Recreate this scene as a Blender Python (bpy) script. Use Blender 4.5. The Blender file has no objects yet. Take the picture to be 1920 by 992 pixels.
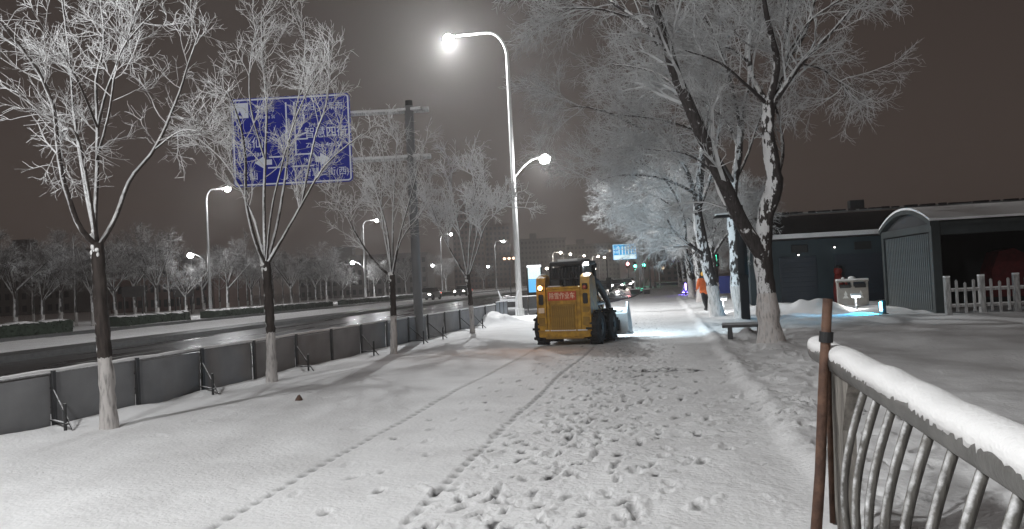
import bpy, bmesh, math, random
import numpy as np
from mathutils import Vector, Matrix
random.seed(7); rng = np.random.default_rng(7)
C = bpy.context.scene.collection
S = bpy.context.scene
PI = math.pi

# ------------------------------------------------------------------ camera
CAMH = 1.65; F = 1450.0
YAW = math.radians(10.74); PITCH = math.radians(1.26); ROLL = math.radians(2.8)
_r = Vector((math.cos(YAW), math.sin(YAW), 0)); _f = Vector((-math.sin(YAW), math.cos(YAW), 0)); _u = Vector((0, 0, 1))
_f2 = _f*math.cos(PITCH)+_u*math.sin(PITCH); _u2 = _u*math.cos(PITCH)-_f*math.sin(PITCH)
_r3 = _r*math.cos(ROLL)-_u2*math.sin(ROLL); _u3 = _u2*math.cos(ROLL)+_r*math.sin(ROLL)
cd = bpy.data.cameras.new('camera'); cam = bpy.data.objects.new('camera', cd); C.objects.link(cam)
cam.matrix_world = Matrix((( _r3.x, _u3.x, -_f2.x, 0), (_r3.y, _u3.y, -_f2.y, 0), (_r3.z, _u3.z, -_f2.z, CAMH), (0, 0, 0, 1)))
cd.sensor_width = 36; cd.lens = 36*F/1920; cd.clip_end = 3000; cd.clip_start = 0.05
S.camera = cam

# ------------------------------------------------------------------ night sky, exposure
w = bpy.data.worlds.new('World'); S.world = w; w.use_nodes = True
nt = w.node_tree; nt.nodes.clear()
out = nt.nodes.new('ShaderNodeOutputWorld'); bg = nt.nodes.new('ShaderNodeBackground')
tc = nt.nodes.new('ShaderNodeTexCoord'); sep = nt.nodes.new('ShaderNodeSeparateXYZ')
rp = nt.nodes.new('ShaderNodeValToRGB')
nt.links.new(tc.outputs['Generated'], sep.inputs[0]); nt.links.new(sep.outputs['Z'], rp.inputs[0])
nt.links.new(rp.outputs[0], bg.inputs[0]); nt.links.new(bg.outputs[0], out.inputs[0])
e = rp.color_ramp.elements
e[0].position = 0.0; e[0].color = (0.060, 0.046, 0.040, 1)
e[1].position = 0.6; e[1].color = (0.023, 0.0170, 0.0150, 1)
bg.inputs[1].default_value = 1.0
S.view_settings.view_transform = 'Standard'; S.view_settings.look = 'None'
S.view_settings.exposure = 0.1; S.view_settings.gamma = 1.0

# ------------------------------------------------------------------ helpers
def at(px, py, d):
    """world point seen at photo pixel (px,py), d metres in front of the camera"""
    v = _f2*d + _r3*((px-960)/F*d) + _u3*((496-py)/F*d)
    return Vector((v.x, v.y, v.z+CAMH))
def gnd(px, py, z=0.0):
    v = _f2 + _r3*((px-960)/F) + _u3*((496-py)/F)
    k = (z-CAMH)/v.z
    return Vector((v.x*k, v.y*k, z))
def depth_of(p):
    return (Vector(p)-Vector((0, 0, CAMH))).dot(_f2)

def tag(o, label=None, cat=None, group=None, kind=None):
    if label: o['label'] = label
    if cat: o['category'] = cat
    if group: o['group'] = group
    if kind: o['kind'] = kind
    return o
def empty(name, loc=(0, 0, 0), rz=0.0, label=None, cat=None, group=None):
    o = bpy.data.objects.new(name, None); C.objects.link(o); o.location = loc; o.rotation_euler = (0, 0, rz)
    o.empty_display_size = 0.2
    return tag(o, label, cat, group)
def copy_tree(o, parent=None):
    c = o.copy(); C.objects.link(c); c.parent = parent
    for ch in list(o.children): copy_tree(ch, c)
    return c

class MB:
    """collects faces and builds ONE mesh object"""
    def __init__(s): s.v = []; s.f = []; s.mi = []; s.m = 0
    def add(s, vs, fs):
        b = len(s.v); s.v += [tuple(p) for p in vs]
        for f in fs: s.f.append(tuple(i+b for i in f)); s.mi.append(s.m)
        return s
    def box(s, c, size, rz=0.0, rx=0.0, ry=0.0, bev=0.0):
        cx, cy, cz = c; a, b_, h = size[0]/2, size[1]/2, size[2]/2
        M = Matrix.Translation((cx, cy, cz)) @ Matrix.Rotation(rz, 4, 'Z') @ Matrix.Rotation(rx, 4, 'X') @ Matrix.Rotation(ry, 4, 'Y')
        if bev <= 0:
            vs = [M @ Vector((x, y, z)) for x in (-a, a) for y in (-b_, b_) for z in (-h, h)]
            s.add(vs, [(0, 1, 3, 2), (4, 6, 7, 5), (0, 4, 5, 1), (2, 3, 7, 6), (0, 2, 6, 4), (1, 5, 7, 3)])
        else:
            bm = bmesh.new(); bmesh.ops.create_cube(bm, size=1.0)
            for v in bm.verts: v.co = Vector((v.co.x*size[0], v.co.y*size[1], v.co.z*size[2]))
            bmesh.ops.bevel(bm, geom=list(bm.edges), offset=bev, segments=2, affect='EDGES', profile=0.5)
            bm.verts.index_update()
            s.add([M @ v.co for v in bm.verts], [[v.index for v in f.verts] for f in bm.faces]); bm.free()
        return s
    def tube(s, pts, rad, n=8, cap=True):
        pts = [Vector(p) for p in pts]; k = len(pts)
        if not hasattr(rad, '__len__'): rad = [rad]*k
        t0 = (pts[1]-pts[0]).normalized(); up = Vector((0, 0, 1)) if abs(t0.z) < .9 else Vector((1, 0, 0))
        nx = t0.cross(up).normalized(); vs = []
        for i, p in enumerate(pts):
            t = ((pts[min(i+1, k-1)]-pts[max(i-1, 0)])).normalized()
            nx = (nx - t*nx.dot(t)).normalized(); ny = t.cross(nx)
            for j in range(n):
                a = 2*PI*j/n; vs.append(p + (nx*math.cos(a)+ny*math.sin(a))*rad[i])
        fs = [(i*n+j, i*n+(j+1) % n, (i+1)*n+(j+1) % n, (i+1)*n+j) for i in range(k-1) for j in range(n)]
        if cap: fs += [tuple(range(n))[::-1], tuple((k-1)*n+j for j in range(n))]
        return s.add(vs, fs)
    def cyl(s, c, r, h, n=16, axis='Z', r2=None):
        r2 = r if r2 is None else r2; ax = {'X': Vector((1, 0, 0)), 'Y': Vector((0, 1, 0)), 'Z': Vector((0, 0, 1))}[axis]; c = Vector(c)
        return s.tube([c-ax*h/2, c+ax*h/2], [r, r2], n)
    def prism(s, poly, axis, a, b):
        """extrude a 2D polygon along axis between a and b"""
        n = len(poly)
        def mk(u, v, t): return {'X': (t, u, v), 'Y': (u, t, v), 'Z': (u, v, t)}[axis]
        vs = [mk(u, v, a) for u, v in poly]+[mk(u, v, b) for u, v in poly]
        fs = [(i, (i+1) % n, n+(i+1) % n, n+i) for i in range(n)]+[tuple(range(n))[::-1], tuple(range(n, 2*n))]
        return s.add(vs, fs)
    def ball(s, c, r, n=10, sc=(1, 1, 1)):
        m = n//2+1; vs = [(c[0], c[1], c[2]-r*sc[2])]
        for i in range(1, m):
            th = PI*i/m
            for j in range(n):
                a = 2*PI*j/n
                vs.append((c[0]+r*sc[0]*math.sin(th)*math.cos(a), c[1]+r*sc[1]*math.sin(th)*math.sin(a), c[2]-r*sc[2]*math.cos(th)))
        vs.append((c[0], c[1], c[2]+r*sc[2])); L = len(vs)-1; fs = []
        for j in range(n): fs.append((0, 1+(j+1) % n, 1+j)); fs.append((L, L-n+j, L-n+(j+1) % n))
        for i in range(m-2):
            for j in range(n): fs.append((1+i*n+j, 1+i*n+(j+1) % n, 1+(i+1)*n+(j+1) % n, 1+(i+1)*n+j))
        return s.add(vs, fs)
    def build(s, name, mat, parent=None, smooth=False, kind=None):
        me = bpy.data.meshes.new(name); me.from_pydata(s.v, [], s.f)
        for m in (mat if isinstance(mat, (list, tuple)) else [mat]): me.materials.append(m)
        if any(s.mi): me.polygons.foreach_set('material_index', s.mi)
        bm = bmesh.new(); bm.from_mesh(me); bmesh.ops.recalc_face_normals(bm, faces=bm.faces); bm.to_mesh(me); bm.free()
        if smooth:
            for p in me.polygons: p.use_smooth = True
        o = bpy.data.objects.new(name, me); C.objects.link(o); o.parent = parent
        if kind: o['kind'] = kind
        return o

def fast_mesh(name, verts, quads, mat, parent=None, smooth=True, kind=None):
    me = bpy.data.meshes.new(name); nv = len(verts); nf = len(quads)
    k = quads.shape[1]
    me.vertices.add(nv); me.vertices.foreach_set('co', np.asarray(verts, dtype=np.float32).ravel())
    me.loops.add(nf*k); me.loops.foreach_set('vertex_index', np.asarray(quads, dtype=np.int32).ravel())
    me.polygons.add(nf); me.polygons.foreach_set('loop_start', np.arange(0, nf*k, k, dtype=np.int32))
    me.polygons.foreach_set('use_smooth', np.full(nf, smooth))
    me.update(calc_edges=True); me.materials.append(mat)
    o = bpy.data.objects.new(name, me); C.objects.link(o); o.parent = parent
    if kind: o['kind'] = kind
    return o

# ------------------------------------------------------------------ materials
def mat(name, col, rough=0.6, metal=0.0, noise=0.0, scale=6.0, bump=0.0, bscale=40.0, spec=0.5, emis=None, estr=0.0, col2=None, coord='Object'):
    m = bpy.data.materials.new(name); m.use_nodes = True; n = m.node_tree; b = n.nodes['Principled BSDF']
    b.inputs['Base Color'].default_value = (*col, 1); b.inputs['Roughness'].default_value = rough
    b.inputs['Metallic'].default_value = metal; b.inputs['Specular IOR Level'].default_value = spec
    t = n.nodes.new('ShaderNodeTexCoord')
    if noise > 0 or col2:
        x = n.nodes.new('ShaderNodeTexNoise'); x.inputs['Scale'].default_value = scale; x.inputs['Detail'].default_value = 5
        n.links.new(t.outputs[coord], x.inputs['Vector'])
        r = n.nodes.new('ShaderNodeValToRGB'); n.links.new(x.outputs['Fac'], r.inputs[0])
        c2 = col2 if col2 else tuple(c*(1-noise) for c in col)
        r.color_ramp.elements[0].position = .35; r.color_ramp.elements[0].color = (*c2, 1)
        r.color_ramp.elements[1].position = .65; r.color_ramp.elements[1].color = (*col, 1)
        n.links.new(r.outputs[0], b.inputs['Base Color'])
    if bump > 0:
        x = n.nodes.new('ShaderNodeTexNoise'); x.inputs['Scale'].default_value = bscale; x.inputs['Detail'].default_value = 4
        n.links.new(t.outputs[coord], x.inputs['Vector'])
        bp = n.nodes.new('ShaderNodeBump'); bp.inputs['Strength'].default_value = bump; bp.inputs['Distance'].default_value = 0.02
        n.links.new(x.outputs['Fac'], bp.inputs['Height']); n.links.new(bp.outputs[0], b.inputs['Normal'])
    if emis:
        b.inputs['Emission Color'].default_value = (*emis, 1); b.inputs['Emission Strength'].default_value = estr
    return m

def snowy(name, base, snow=(.80, .80, .80), thr=0.25, wind=(-.35, -.6, .9), nscale=8.0, soft=.18, namp=.9, paint=None, rough=.8, var=.35, zs=1.0):
    """a surface on which snow has stuck where it faces up or into the wind; optional whitewash below a height"""
    m = bpy.data.materials.new(name); m.use_nodes = True; n = m.node_tree; L = n.links.new; b = n.nodes['Principled BSDF']
    b.inputs['Roughness'].default_value = rough; b.inputs['Specular IOR Level'].default_value = .25
    g = n.nodes.new('ShaderNodeNewGeometry'); dot = n.nodes.new('ShaderNodeVectorMath'); dot.operation = 'DOT_PRODUCT'
    wv = Vector(wind).normalized(); dot.inputs[1].default_value = wv
    L(g.outputs['Normal'], dot.inputs[0])
    no = n.nodes.new('ShaderNodeTexNoise'); no.inputs['Scale'].default_value = nscale; no.inputs['Detail'].default_value = 4
    nm_ = n.nodes.new('ShaderNodeMapping'); nm_.inputs['Scale'].default_value = (1, 1, zs); L(g.outputs['Position'], nm_.inputs[0]); L(nm_.outputs[0], no.inputs['Vector'])
    no.inputs['Roughness'].default_value = .62
    a = n.nodes.new('ShaderNodeMath'); a.operation = 'MULTIPLY_ADD'; a.inputs[1].default_value = namp*2; a.inputs[2].default_value = -namp
    L(no.outputs['Fac'], a.inputs[0])
    s = n.nodes.new('ShaderNodeMath'); s.operation = 'ADD'; L(a.outputs[0], s.inputs[0]); L(dot.outputs['Value'], s.inputs[1])
    mr = n.nodes.new('ShaderNodeMapRange'); mr.interpolation_type = 'SMOOTHSTEP'
    mr.inputs['From Min'].default_value = thr-soft; mr.inputs['From Max'].default_value = thr+soft
    L(s.outputs[0], mr.inputs['Value'])
    # bark
    n2 = n.nodes.new('ShaderNodeTexNoise'); n2.inputs['Scale'].default_value = 25; n2.inputs['Detail'].default_value = 5
    mp = n.nodes.new('ShaderNodeMapping'); mp.inputs['Scale'].default_value = (1, 1, .18); L(g.outputs['Position'], mp.inputs[0]); L(mp.outputs[0], n2.inputs['Vector'])
    cr = n.nodes.new('ShaderNodeValToRGB'); cr.color_ramp.elements[0].position = .35; cr.color_ramp.elements[1].position = .65
    cr.color_ramp.elements[0].color = (*[c*(1-var) for c in base], 1); cr.color_ramp.elements[1].color = (*[c*(1+var) for c in base], 1)
    L(n2.outputs['Fac'], cr.inputs[0]); colout = cr.outputs[0]
    if paint:
        z0, pc = paint
        sp = n.nodes.new('ShaderNodeSeparateXYZ'); L(g.outputs['Position'], sp.inputs[0])
        ad = n.nodes.new('ShaderNodeMath'); ad.operation = 'MULTIPLY_ADD'; ad.inputs[1].default_value = .12
        L(n2.outputs['Fac'], ad.inputs[0]); L(sp.outputs['Z'], ad.inputs[2])
        lt = n.nodes.new('ShaderNodeMath'); lt.operation = 'LESS_THAN'; lt.inputs[1].default_value = z0+.06; L(ad.outputs[0], lt.inputs[0])
        pr = n.nodes.new('ShaderNodeValToRGB'); pr.color_ramp.elements[0].position = .30; pr.color_ramp.elements[1].position = .5
        pr.color_ramp.elements[0].color = (*[c*.45 for c in pc], 1); pr.color_ramp.elements[1].color = (*pc, 1); L(n2.outputs['Fac'], pr.inputs[0])
        mx = n.nodes.new('ShaderNodeMix'); mx.data_type = 'RGBA'; L(lt.outputs[0], mx.inputs[0]); L(colout, mx.inputs[6]); L(pr.outputs[0], mx.inputs[7]); colout = mx.outputs[2]
        sub = n.nodes.new('ShaderNodeMath'); sub.operation = 'MULTIPLY_ADD'; sub.inputs[1].default_value = -.75; sub.inputs[2].default_value = 1
        L(lt.outputs[0], sub.inputs[0])
        ml = n.nodes.new('ShaderNodeMath'); ml.operation = 'MULTIPLY'; L(sub.outputs[0], ml.inputs[0]); L(mr.outputs[0], ml.inputs[1]); fac = ml.outputs[0]
    else: fac = mr.outputs[0]
    mx = n.nodes.new('ShaderNodeMix'); mx.data_type = 'RGBA'; L(fac, mx.inputs[0]); L(colout, mx.inputs[6]); mx.inputs[7].default_value = (*snow, 1)
    L(mx.outputs[2], b.inputs['Base Color'])
    bp = n.nodes.new('ShaderNodeBump'); bp.inputs['Strength'].default_value = .6; bp.inputs['Distance'].default_value = .02
    L(n2.outputs['Fac'], bp.inputs['Height']); L(bp.outputs[0], b.inputs['Normal'])
    return m

SNOW = (.82, .81, .80)
M_snow = mat('snow', SNOW, .75, bump=.35, bscale=60, spec=.2)
M_snowlump = mat('snow_lump', (.84, .83, .82), .8, bump=.5, bscale=30, spec=.2)
M_bark_left = snowy('bark_young', (.045, .036, .032), thr=.98, nscale=16, namp=1.1, soft=.1, zs=.4, wind=(-.9, -.5, .6), paint=(.93, (.50, .47, .45)))
M_limb = snowy('limb_frost_lit_side', (.05, .04, .036), wind=(-.75, -.45, .75), thr=.05, nscale=6, namp=.7, soft=.25)  # white is stuck snow plus the lamp-lit left side, put into the colour
M_twig = snowy('twig_frosted', (.18, .15, .14), thr=-.35, nscale=3, namp=.6, soft=.5)
M_bark_right = snowy('bark_old', (.050, .042, .040), thr=.62, wind=(-.75, -.6, .45), nscale=9, namp=2.2, soft=.10, zs=.42, paint=(1.14, (.66, .61, .58)))
M_limb_r = snowy('limb_old', (.050, .043, .042), thr=.45, wind=(-.45, -.3, .85), nscale=7, namp=1.3, soft=.12)
M_twig_r = snowy('twig_hoar', (.16, .15, .145), snow=(.56, .57, .575), thr=-.45, nscale=2, namp=.7, soft=.5)
M_twig_f = snowy('twig_far', (.13, .12, .115), thr=.35, nscale=2, namp=.7, soft=.5)
M_farbark = snowy('far_bark', (.045, .04, .038), thr=.3, nscale=3, namp=.6, paint=(1.0, (.5, .48, .46)))
M_black = mat('black_paint', (.010, .010, .011), .8, noise=.3, spec=.15)
M_steel = mat('galvanised_steel', (.42, .42, .42), .45, .6, noise=.25, scale=20)
M_polew = mat('pale_pole_paint', (.62, .62, .61), .45, noise=.12, scale=3)
M_darkpole = mat('dark_grey_pole', (.20, .20, .205), .6, .0, noise=.1, scale=1.5)
M_lamp = mat('lit_lamp_glass', (.9, .9, .9), .3, emis=(1, .985, .96), estr=45)
M_lamp_far = mat('lit_far_lamp', (.9, .9, .9), .3, emis=(.96, .98, 1), estr=38)
M_lamp_warm = mat('lit_warm_lamp', (.9, .8, .7), .3, emis=(1, .86, .72), estr=26)
M_rubber = mat('tyre_rubber', (.022, .022, .023), .85, noise=.4, bump=.3)

# ------------------------------------------------------------------ light makers
def spot_light(name, loc, power, parent=None, size=150, blend=.6, col=(1, .985, .96), rad=.12, aim=(0, 0, -1)):
    l = bpy.data.lights.new(name, 'SPOT'); l.energy = power; l.spot_size = math.radians(size); l.spot_blend = blend
    l.color = col; l.shadow_soft_size = rad
    o = bpy.data.objects.new(name, l); C.objects.link(o); o.location = loc
    o.rotation_euler = Vector(aim).to_track_quat('-Z', 'Y').to_euler(); o.parent = parent
    return o

# ------------------------------------------------------------------ noise on numpy grids
def vnoise(x, y, seed=0):
    r = np.random.default_rng(seed).random((256, 256)); xi = np.floor(x).astype(int); yi = np.floor(y).astype(int)
    fx = x-xi; fy = y-yi; fx = fx*fx*(3-2*fx); fy = fy*fy*(3-2*fy)
    a = r[xi & 255, yi & 255]; b = r[(xi+1) & 255, yi & 255]; c = r[xi & 255, (yi+1) & 255]; d = r[(xi+1) & 255, (yi+1) & 255]
    return (a*(1-fx)+b*fx)*(1-fy)+(c*(1-fx)+d*fx)*fy-.5
def sstep(a, b, x):
    t = np.clip((x-a)/(b-a), 0, 1); return t*t*(3-2*t)

# ------------------------------------------------------------------ snow covered ground
ROAD_Z = -.13
RE_Y = [-80, 33, 38, 45, 53, 60, 75, 110, 300, 900]; RE_X = [-9.6, -9.2, -7.2, -4.8, -3.0, -2.2, -1.8, -2.2, -4.5, -10]   # road's right edge
def road_right(y): return np.interp(y, RE_Y, RE_X)
def road_left(y): return -20.6+0*np.asarray(y, dtype=float)

def make_ground():
    xs = np.concatenate([-10.2-np.geomspace(.25, 420, 95)[::-1], np.arange(-10.2, -8.1, .15), np.arange(-8.1, 6.2, .027), np.arange(6.2, 16, .12), 16+np.geomspace(.3, 400, 45)])
    ys = [3.2]
    while ys[-1] < 62: ys.append(ys[-1]+.0037*max(ys[-1], 4.8))
    ys = np.concatenate([-60+np.linspace(0, 56, 18), np.arange(-3.2, 3.2, .3), np.array(ys), 62+np.geomspace(.4, 700, 90)])
    X, Y = np.meshgrid(xs, ys)
    H = np.zeros_like(X); D = np.zeros_like(X)
    near = sstep(95, 50, Y)
    H += .05*vnoise(X/1.7, Y/2.3, 1)+.02*vnoise(X/.5, Y/.6, 2)+.008*vnoise(X/.13, Y/.13, 3)
    # trodden band of the path
    wj = .25*vnoise(Y/1.1, Y*0, 5)
    band = sstep(-4.3, -3.2, X)*sstep(1.28, 1.02, X+wj*.5)*near
    H += band*(-.035)+band*.009*vnoise(X/.10, Y/.16, 6)*sstep(-3.4, -1.5, X)
    # pushed up lip and rough verge on the right
    lip = np.exp(-((X-1.24+wj*.5)/.16)**2)*near
    H += lip*(.05+.05*vnoise(Y/.3, X/.3, 7))
    vg = sstep(1.1, 1.6, X)*near
    H += vg*(.03+.14*vnoise(X/.9, Y/.9, 8)+.05*vnoise(X/.25, Y/.25, 9)*sstep(5.5, 2.5, X))
    # banked snow in front of the low building and mounds
    def mound(cx, cy, rx, ry, h, s=11):
        nonlocal H
        q = np.exp(-(((X-cx)/rx)**2+((Y-cy)/ry)**2)); H += h*q*(1+.5*vnoise(X/.35, Y/.35, s))
    for (cx, cy, rx, ry, h) in MOUNDS: mound(cx, cy, rx, ry, h)
    # wheel tracks: chevron lugs
    for tx, dep in ((-3.42, .018), (-1.98, .024)):
        c = tx+.16*np.sin(Y*.13)+np.where(Y > 13, (Y-13)*.045, 0)
        t = np.exp(-((X-c)/.034)**4)*sstep(19.5, 18.5, Y)*(Y > 0)
        lug = .5+.5*np.sin(Y*2*PI/.20+np.abs(X-c)*30)
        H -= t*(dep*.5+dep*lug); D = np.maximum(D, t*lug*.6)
    # footprints
    def stamp(px, py, ang, L, W, dep, dirt):
        i0, i1 = np.searchsorted(xs, (px-.3, px+.3)); j0, j1 = np.searchsorted(ys, (py-.3, py+.3))
        if i1 <= i0 or j1 <= j0: return
        xx = X[j0:j1, i0:i1]-px; yy = Y[j0:j1, i0:i1]-py
        u = xx*math.sin(ang)+yy*math.cos(ang); v = xx*math.cos(ang)-yy*math.sin(ang)
        q = (u/L)**2+(v/W)**2
        H[j0:j1, i0:i1] += -dep*sstep(1.3, .55, q)+dep*.40*np.exp(-((np.sqrt(q)-1.35)/.28)**2)
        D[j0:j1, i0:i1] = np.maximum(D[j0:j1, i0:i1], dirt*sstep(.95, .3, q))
    r = random.Random(3)
    def walk(x0, y0, y1, wob, fwd, depth, sp=.62):
        y = y0; k = 0; x = x0
        while y < y1:
            x += r.uniform(-wob, wob)
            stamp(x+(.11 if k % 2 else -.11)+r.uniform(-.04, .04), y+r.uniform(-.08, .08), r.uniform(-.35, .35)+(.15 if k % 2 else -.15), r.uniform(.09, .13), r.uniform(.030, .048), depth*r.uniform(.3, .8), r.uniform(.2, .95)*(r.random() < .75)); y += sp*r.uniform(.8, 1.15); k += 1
    for x0, y0, y1 in ((-1.2, 4.6, 32), (-.75, 4.2, 30), (-.4, 5, 40), (-1.55, 5.3, 24), (-.95, 6, 34), (-.1, 4.4, 44), (.4, 7, 40), (-1.7, 5, 20), (-2.5, 5.5, 22), (-.55, 8, 26), (-1.3, 9, 27), (-2.9, 6, 14), (-1.05, 4.0, 18), (.1, 5.1, 16), (-.3, 11, 31), (-1.9, 12, 28)):
        walk(x0, y0, y1, .05, 1, .042)
    for _ in range(420):
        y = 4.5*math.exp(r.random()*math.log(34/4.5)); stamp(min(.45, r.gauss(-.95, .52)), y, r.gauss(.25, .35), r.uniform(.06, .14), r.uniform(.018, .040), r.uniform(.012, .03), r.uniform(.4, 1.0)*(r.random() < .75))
    for _ in range(120):
        y = 4.5*math.exp(r.random()*math.log(30/4.5)); stamp(min(1.0, r.gauss(-.4, .8)), y, r.gauss(.3, .5), r.uniform(.08, .2), r.uniform(.02, .05), -r.uniform(.008, .02), 0)
    for _ in range(160):
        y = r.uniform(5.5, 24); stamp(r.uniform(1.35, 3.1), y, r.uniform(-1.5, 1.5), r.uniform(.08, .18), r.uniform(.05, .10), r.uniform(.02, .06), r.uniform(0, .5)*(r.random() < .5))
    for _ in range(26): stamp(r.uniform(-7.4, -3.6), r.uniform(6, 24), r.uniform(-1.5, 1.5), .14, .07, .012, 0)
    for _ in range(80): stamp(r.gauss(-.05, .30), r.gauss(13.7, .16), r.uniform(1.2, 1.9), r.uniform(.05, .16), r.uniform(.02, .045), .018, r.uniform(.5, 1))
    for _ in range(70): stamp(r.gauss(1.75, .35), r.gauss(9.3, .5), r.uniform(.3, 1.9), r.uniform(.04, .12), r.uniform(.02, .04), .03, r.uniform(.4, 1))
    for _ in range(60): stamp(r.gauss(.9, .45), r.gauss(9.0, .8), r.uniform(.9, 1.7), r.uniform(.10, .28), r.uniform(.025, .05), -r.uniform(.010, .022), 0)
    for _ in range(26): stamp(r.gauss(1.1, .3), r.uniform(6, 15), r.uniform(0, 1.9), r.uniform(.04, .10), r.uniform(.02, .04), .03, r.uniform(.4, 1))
    fxl = -8.15+(Y-8)*.0667; H += np.exp(-((X-fxl-.12)/.22)**2)*(Y > 0)*(Y < 31)*(.05+.09*vnoise(Y/.8, Y*0+2, 14))
    # cut down to the carriageway
    rr = road_right(Y); rl = road_left(Y)
    inroad = (X < rr)*(X > rl)
    H = np.where(inroad, ROAD_Z-.10, H)
    # snowed lane beyond, kerb, park
    H += np.where(X < -32.0, .05*vnoise(X/6, Y/6, 12)+.05, 0)
    V = np.stack([X.ravel(), Y.ravel(), H.ravel()], 1); nx, ny = len(xs), len(ys)
    i = np.arange(nx*ny).reshape(ny, nx)
    Q = np.stack([i[:-1, :-1].ravel(), i[:-1, 1:].ravel(), i[1:, 1:].ravel(), i[1:, :-1].ravel()], 1)
    # far snow beyond the plot: coarse rows reach the horizon
    m = bpy.data.materials.new('trodden_snow'); m.use_nodes = True; n = m.node_tree; b = n.nodes['Principled BSDF']; Lk = n.links.new
    b.inputs['Roughness'].default_value = .7; b.inputs['Specular IOR Level'].default_value = .25
    at_ = n.nodes.new('ShaderNodeAttribute'); at_.attribute_name = 'dirt'
    no = n.nodes.new('ShaderNodeTexNoise'); no.inputs['Scale'].default_value = 1.1; no.inputs['Detail'].default_value = 6
    g = n.nodes.new('ShaderNodeNewGeometry'); Lk(g.outputs['Position'], no.inputs['Vector'])
    cr = n.nodes.new('ShaderNodeValToRGB'); cr.color_ramp.elements[0].position = .3; cr.color_ramp.elements[1].position = .7
    cr.color_ramp.elements[0].color = (.73, .72, .715, 1); cr.color_ramp.elements[1].color = (.87, .865, .86, 1); Lk(no.outputs['Fac'], cr.inputs[0])
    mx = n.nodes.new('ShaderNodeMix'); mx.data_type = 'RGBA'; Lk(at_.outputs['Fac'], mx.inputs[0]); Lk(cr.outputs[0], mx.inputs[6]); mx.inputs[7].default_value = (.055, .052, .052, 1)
    Lk(mx.outputs[2], b.inputs['Base Color'])
    nb = n.nodes.new('ShaderNodeTexNoise'); nb.inputs['Scale'].default_value = 22; nb.inputs['Detail'].default_value = 5; Lk(g.outputs['Position'], nb.inputs['Vector'])
    bp = n.nodes.new('ShaderNodeBump'); bp.inputs['Strength'].default_value = .55; bp.inputs['Distance'].default_value = .03
    Lk(nb.outputs['Fac'], bp.inputs['Height']); Lk(bp.outputs[0], b.inputs['Normal'])
    o = fast_mesh('snowy_ground', V, Q, m, smooth=True)
    a = o.data.attributes.new('dirt', 'FLOAT', 'POINT'); a.data.foreach_set('value', D.ravel().astype(np.float32))
    o['kind'] = 'structure'; o['label'] = 'trodden snow lying over the footway, verge and park'
    return xs, ys, H
MOUNDS = []
def G(px, py): return gnd(px, py)
for px, py, rx, ry, h in ((920, 599, .9, .9, .42), (900, 603, .8, .7, .25), (945, 600, .7, .6, .2)):
    p = G(px, py+8); MOUNDS.append((p.x, p.y, rx, ry, h))
for px in range(1408, 1570, 22):
    p = G(px, 586); MOUNDS.append((p.x+random.uniform(-.2, .2), p.y+random.uniform(-.5, .5), random.uniform(.4, .8), random.uniform(.4, .8), random.uniform(.10, .26)))
p = G(1405, 637); MOUNDS.append((p.x, p.y, .22, .3, .30))
p = G(1445, 650); MOUNDS.append((p.x, p.y, .5, .5, .10))
GX, GY, GH = make_ground()
def gz(x, y):
    i = min(max(int(np.searchsorted(GX, x)), 1), len(GX)-1); j = min(max(int(np.searchsorted(GY, y)), 1), len(GY)-1)
    return float(GH[j, i])

# ------------------------------------------------------------------ road
m = bpy.data.materials.new('wet_asphalt'); m.use_nodes = True; n = m.node_tree; b = n.nodes['Principled BSDF']; Lk = n.links.new
g = n.nodes.new('ShaderNodeNewGeometry'); mp = n.nodes.new('ShaderNodeMapping'); mp.inputs['Scale'].default_value = (.9, .12, 1); Lk(g.outputs['Position'], mp.inputs[0])
no = n.nodes.new('ShaderNodeTexNoise'); no.inputs['Scale'].default_value = 1.0; no.inputs['Detail'].default_value = 6; Lk(mp.outputs[0], no.inputs['Vector'])
cr = n.nodes.new('ShaderNodeValToRGB'); cr.color_ramp.elements[0].position = .40; cr.color_ramp.elements[1].position = .72
cr.color_ramp.elements[0].color = (.022, .022, .023, 1); cr.color_ramp.elements[1].color = (.11, .11, .112, 1); Lk(no.outputs['Fac'], cr.inputs[0]); Lk(cr.outputs[0], b.inputs['Base Color'])
r2 = n.nodes.new('ShaderNodeMapRange'); r2.inputs['From Min'].default_value = .35; r2.inputs['From Max'].default_value = .7; r2.inputs['To Min'].default_value = .22; r2.inputs['To Max'].default_value = .5
Lk(no.outputs['Fac'], r2.inputs['Value']); Lk(r2.outputs[0], b.inputs['Roughness'])
nb = n.nodes.new('ShaderNodeTexNoise'); nb.inputs['Scale'].default_value = 9; nb.inputs['Detail'].default_value = 5; Lk(g.outputs['Position'], nb.inputs['Vector'])
bp = n.nodes.new('ShaderNodeBump'); bp.inputs['Strength'].default_value = .28; bp.inputs['Distance'].default_value = .02; Lk(nb.outputs['Fac'], bp.inputs['Height']); Lk(bp.outputs[0], b.inputs['Normal'])
M_asph = m
ysr = [-60, 0, 20, 33, 38, 45, 53, 60, 75, 110, 200, 400, 750]
rb = MB()
for a_, b_ in zip(ysr[:-1], ysr[1:]):
    rb.add([(-20.9, a_, ROAD_Z), (float(road_right(a_))+.5, a_, ROAD_Z), (float(road_right(b_))+.5, b_, ROAD_Z), (-20.9, b_, ROAD_Z)], [(0, 1, 2, 3)])
tag(rb.build('wet_road', M_asph), 'wet black carriageway cleared of snow behind the grey barrier', kind='structure')
M_line = mat('worn_line_paint', (.55, .55, .53), .5, noise=.5, scale=8)
lm = MB()
y = -10
while y < 260:
    for lx in (-13.4, -17.0):
        lm.add([(lx-.07, y, ROAD_Z+.004), (lx+.07, y, ROAD_Z+.004), (lx+.07, y+4, ROAD_Z+.004), (lx-.07, y+4, ROAD_Z+.004)], [(0, 1, 2, 3)])
    y += 10
tag(lm.build('lane_markings', M_line), kind='structure')
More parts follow.
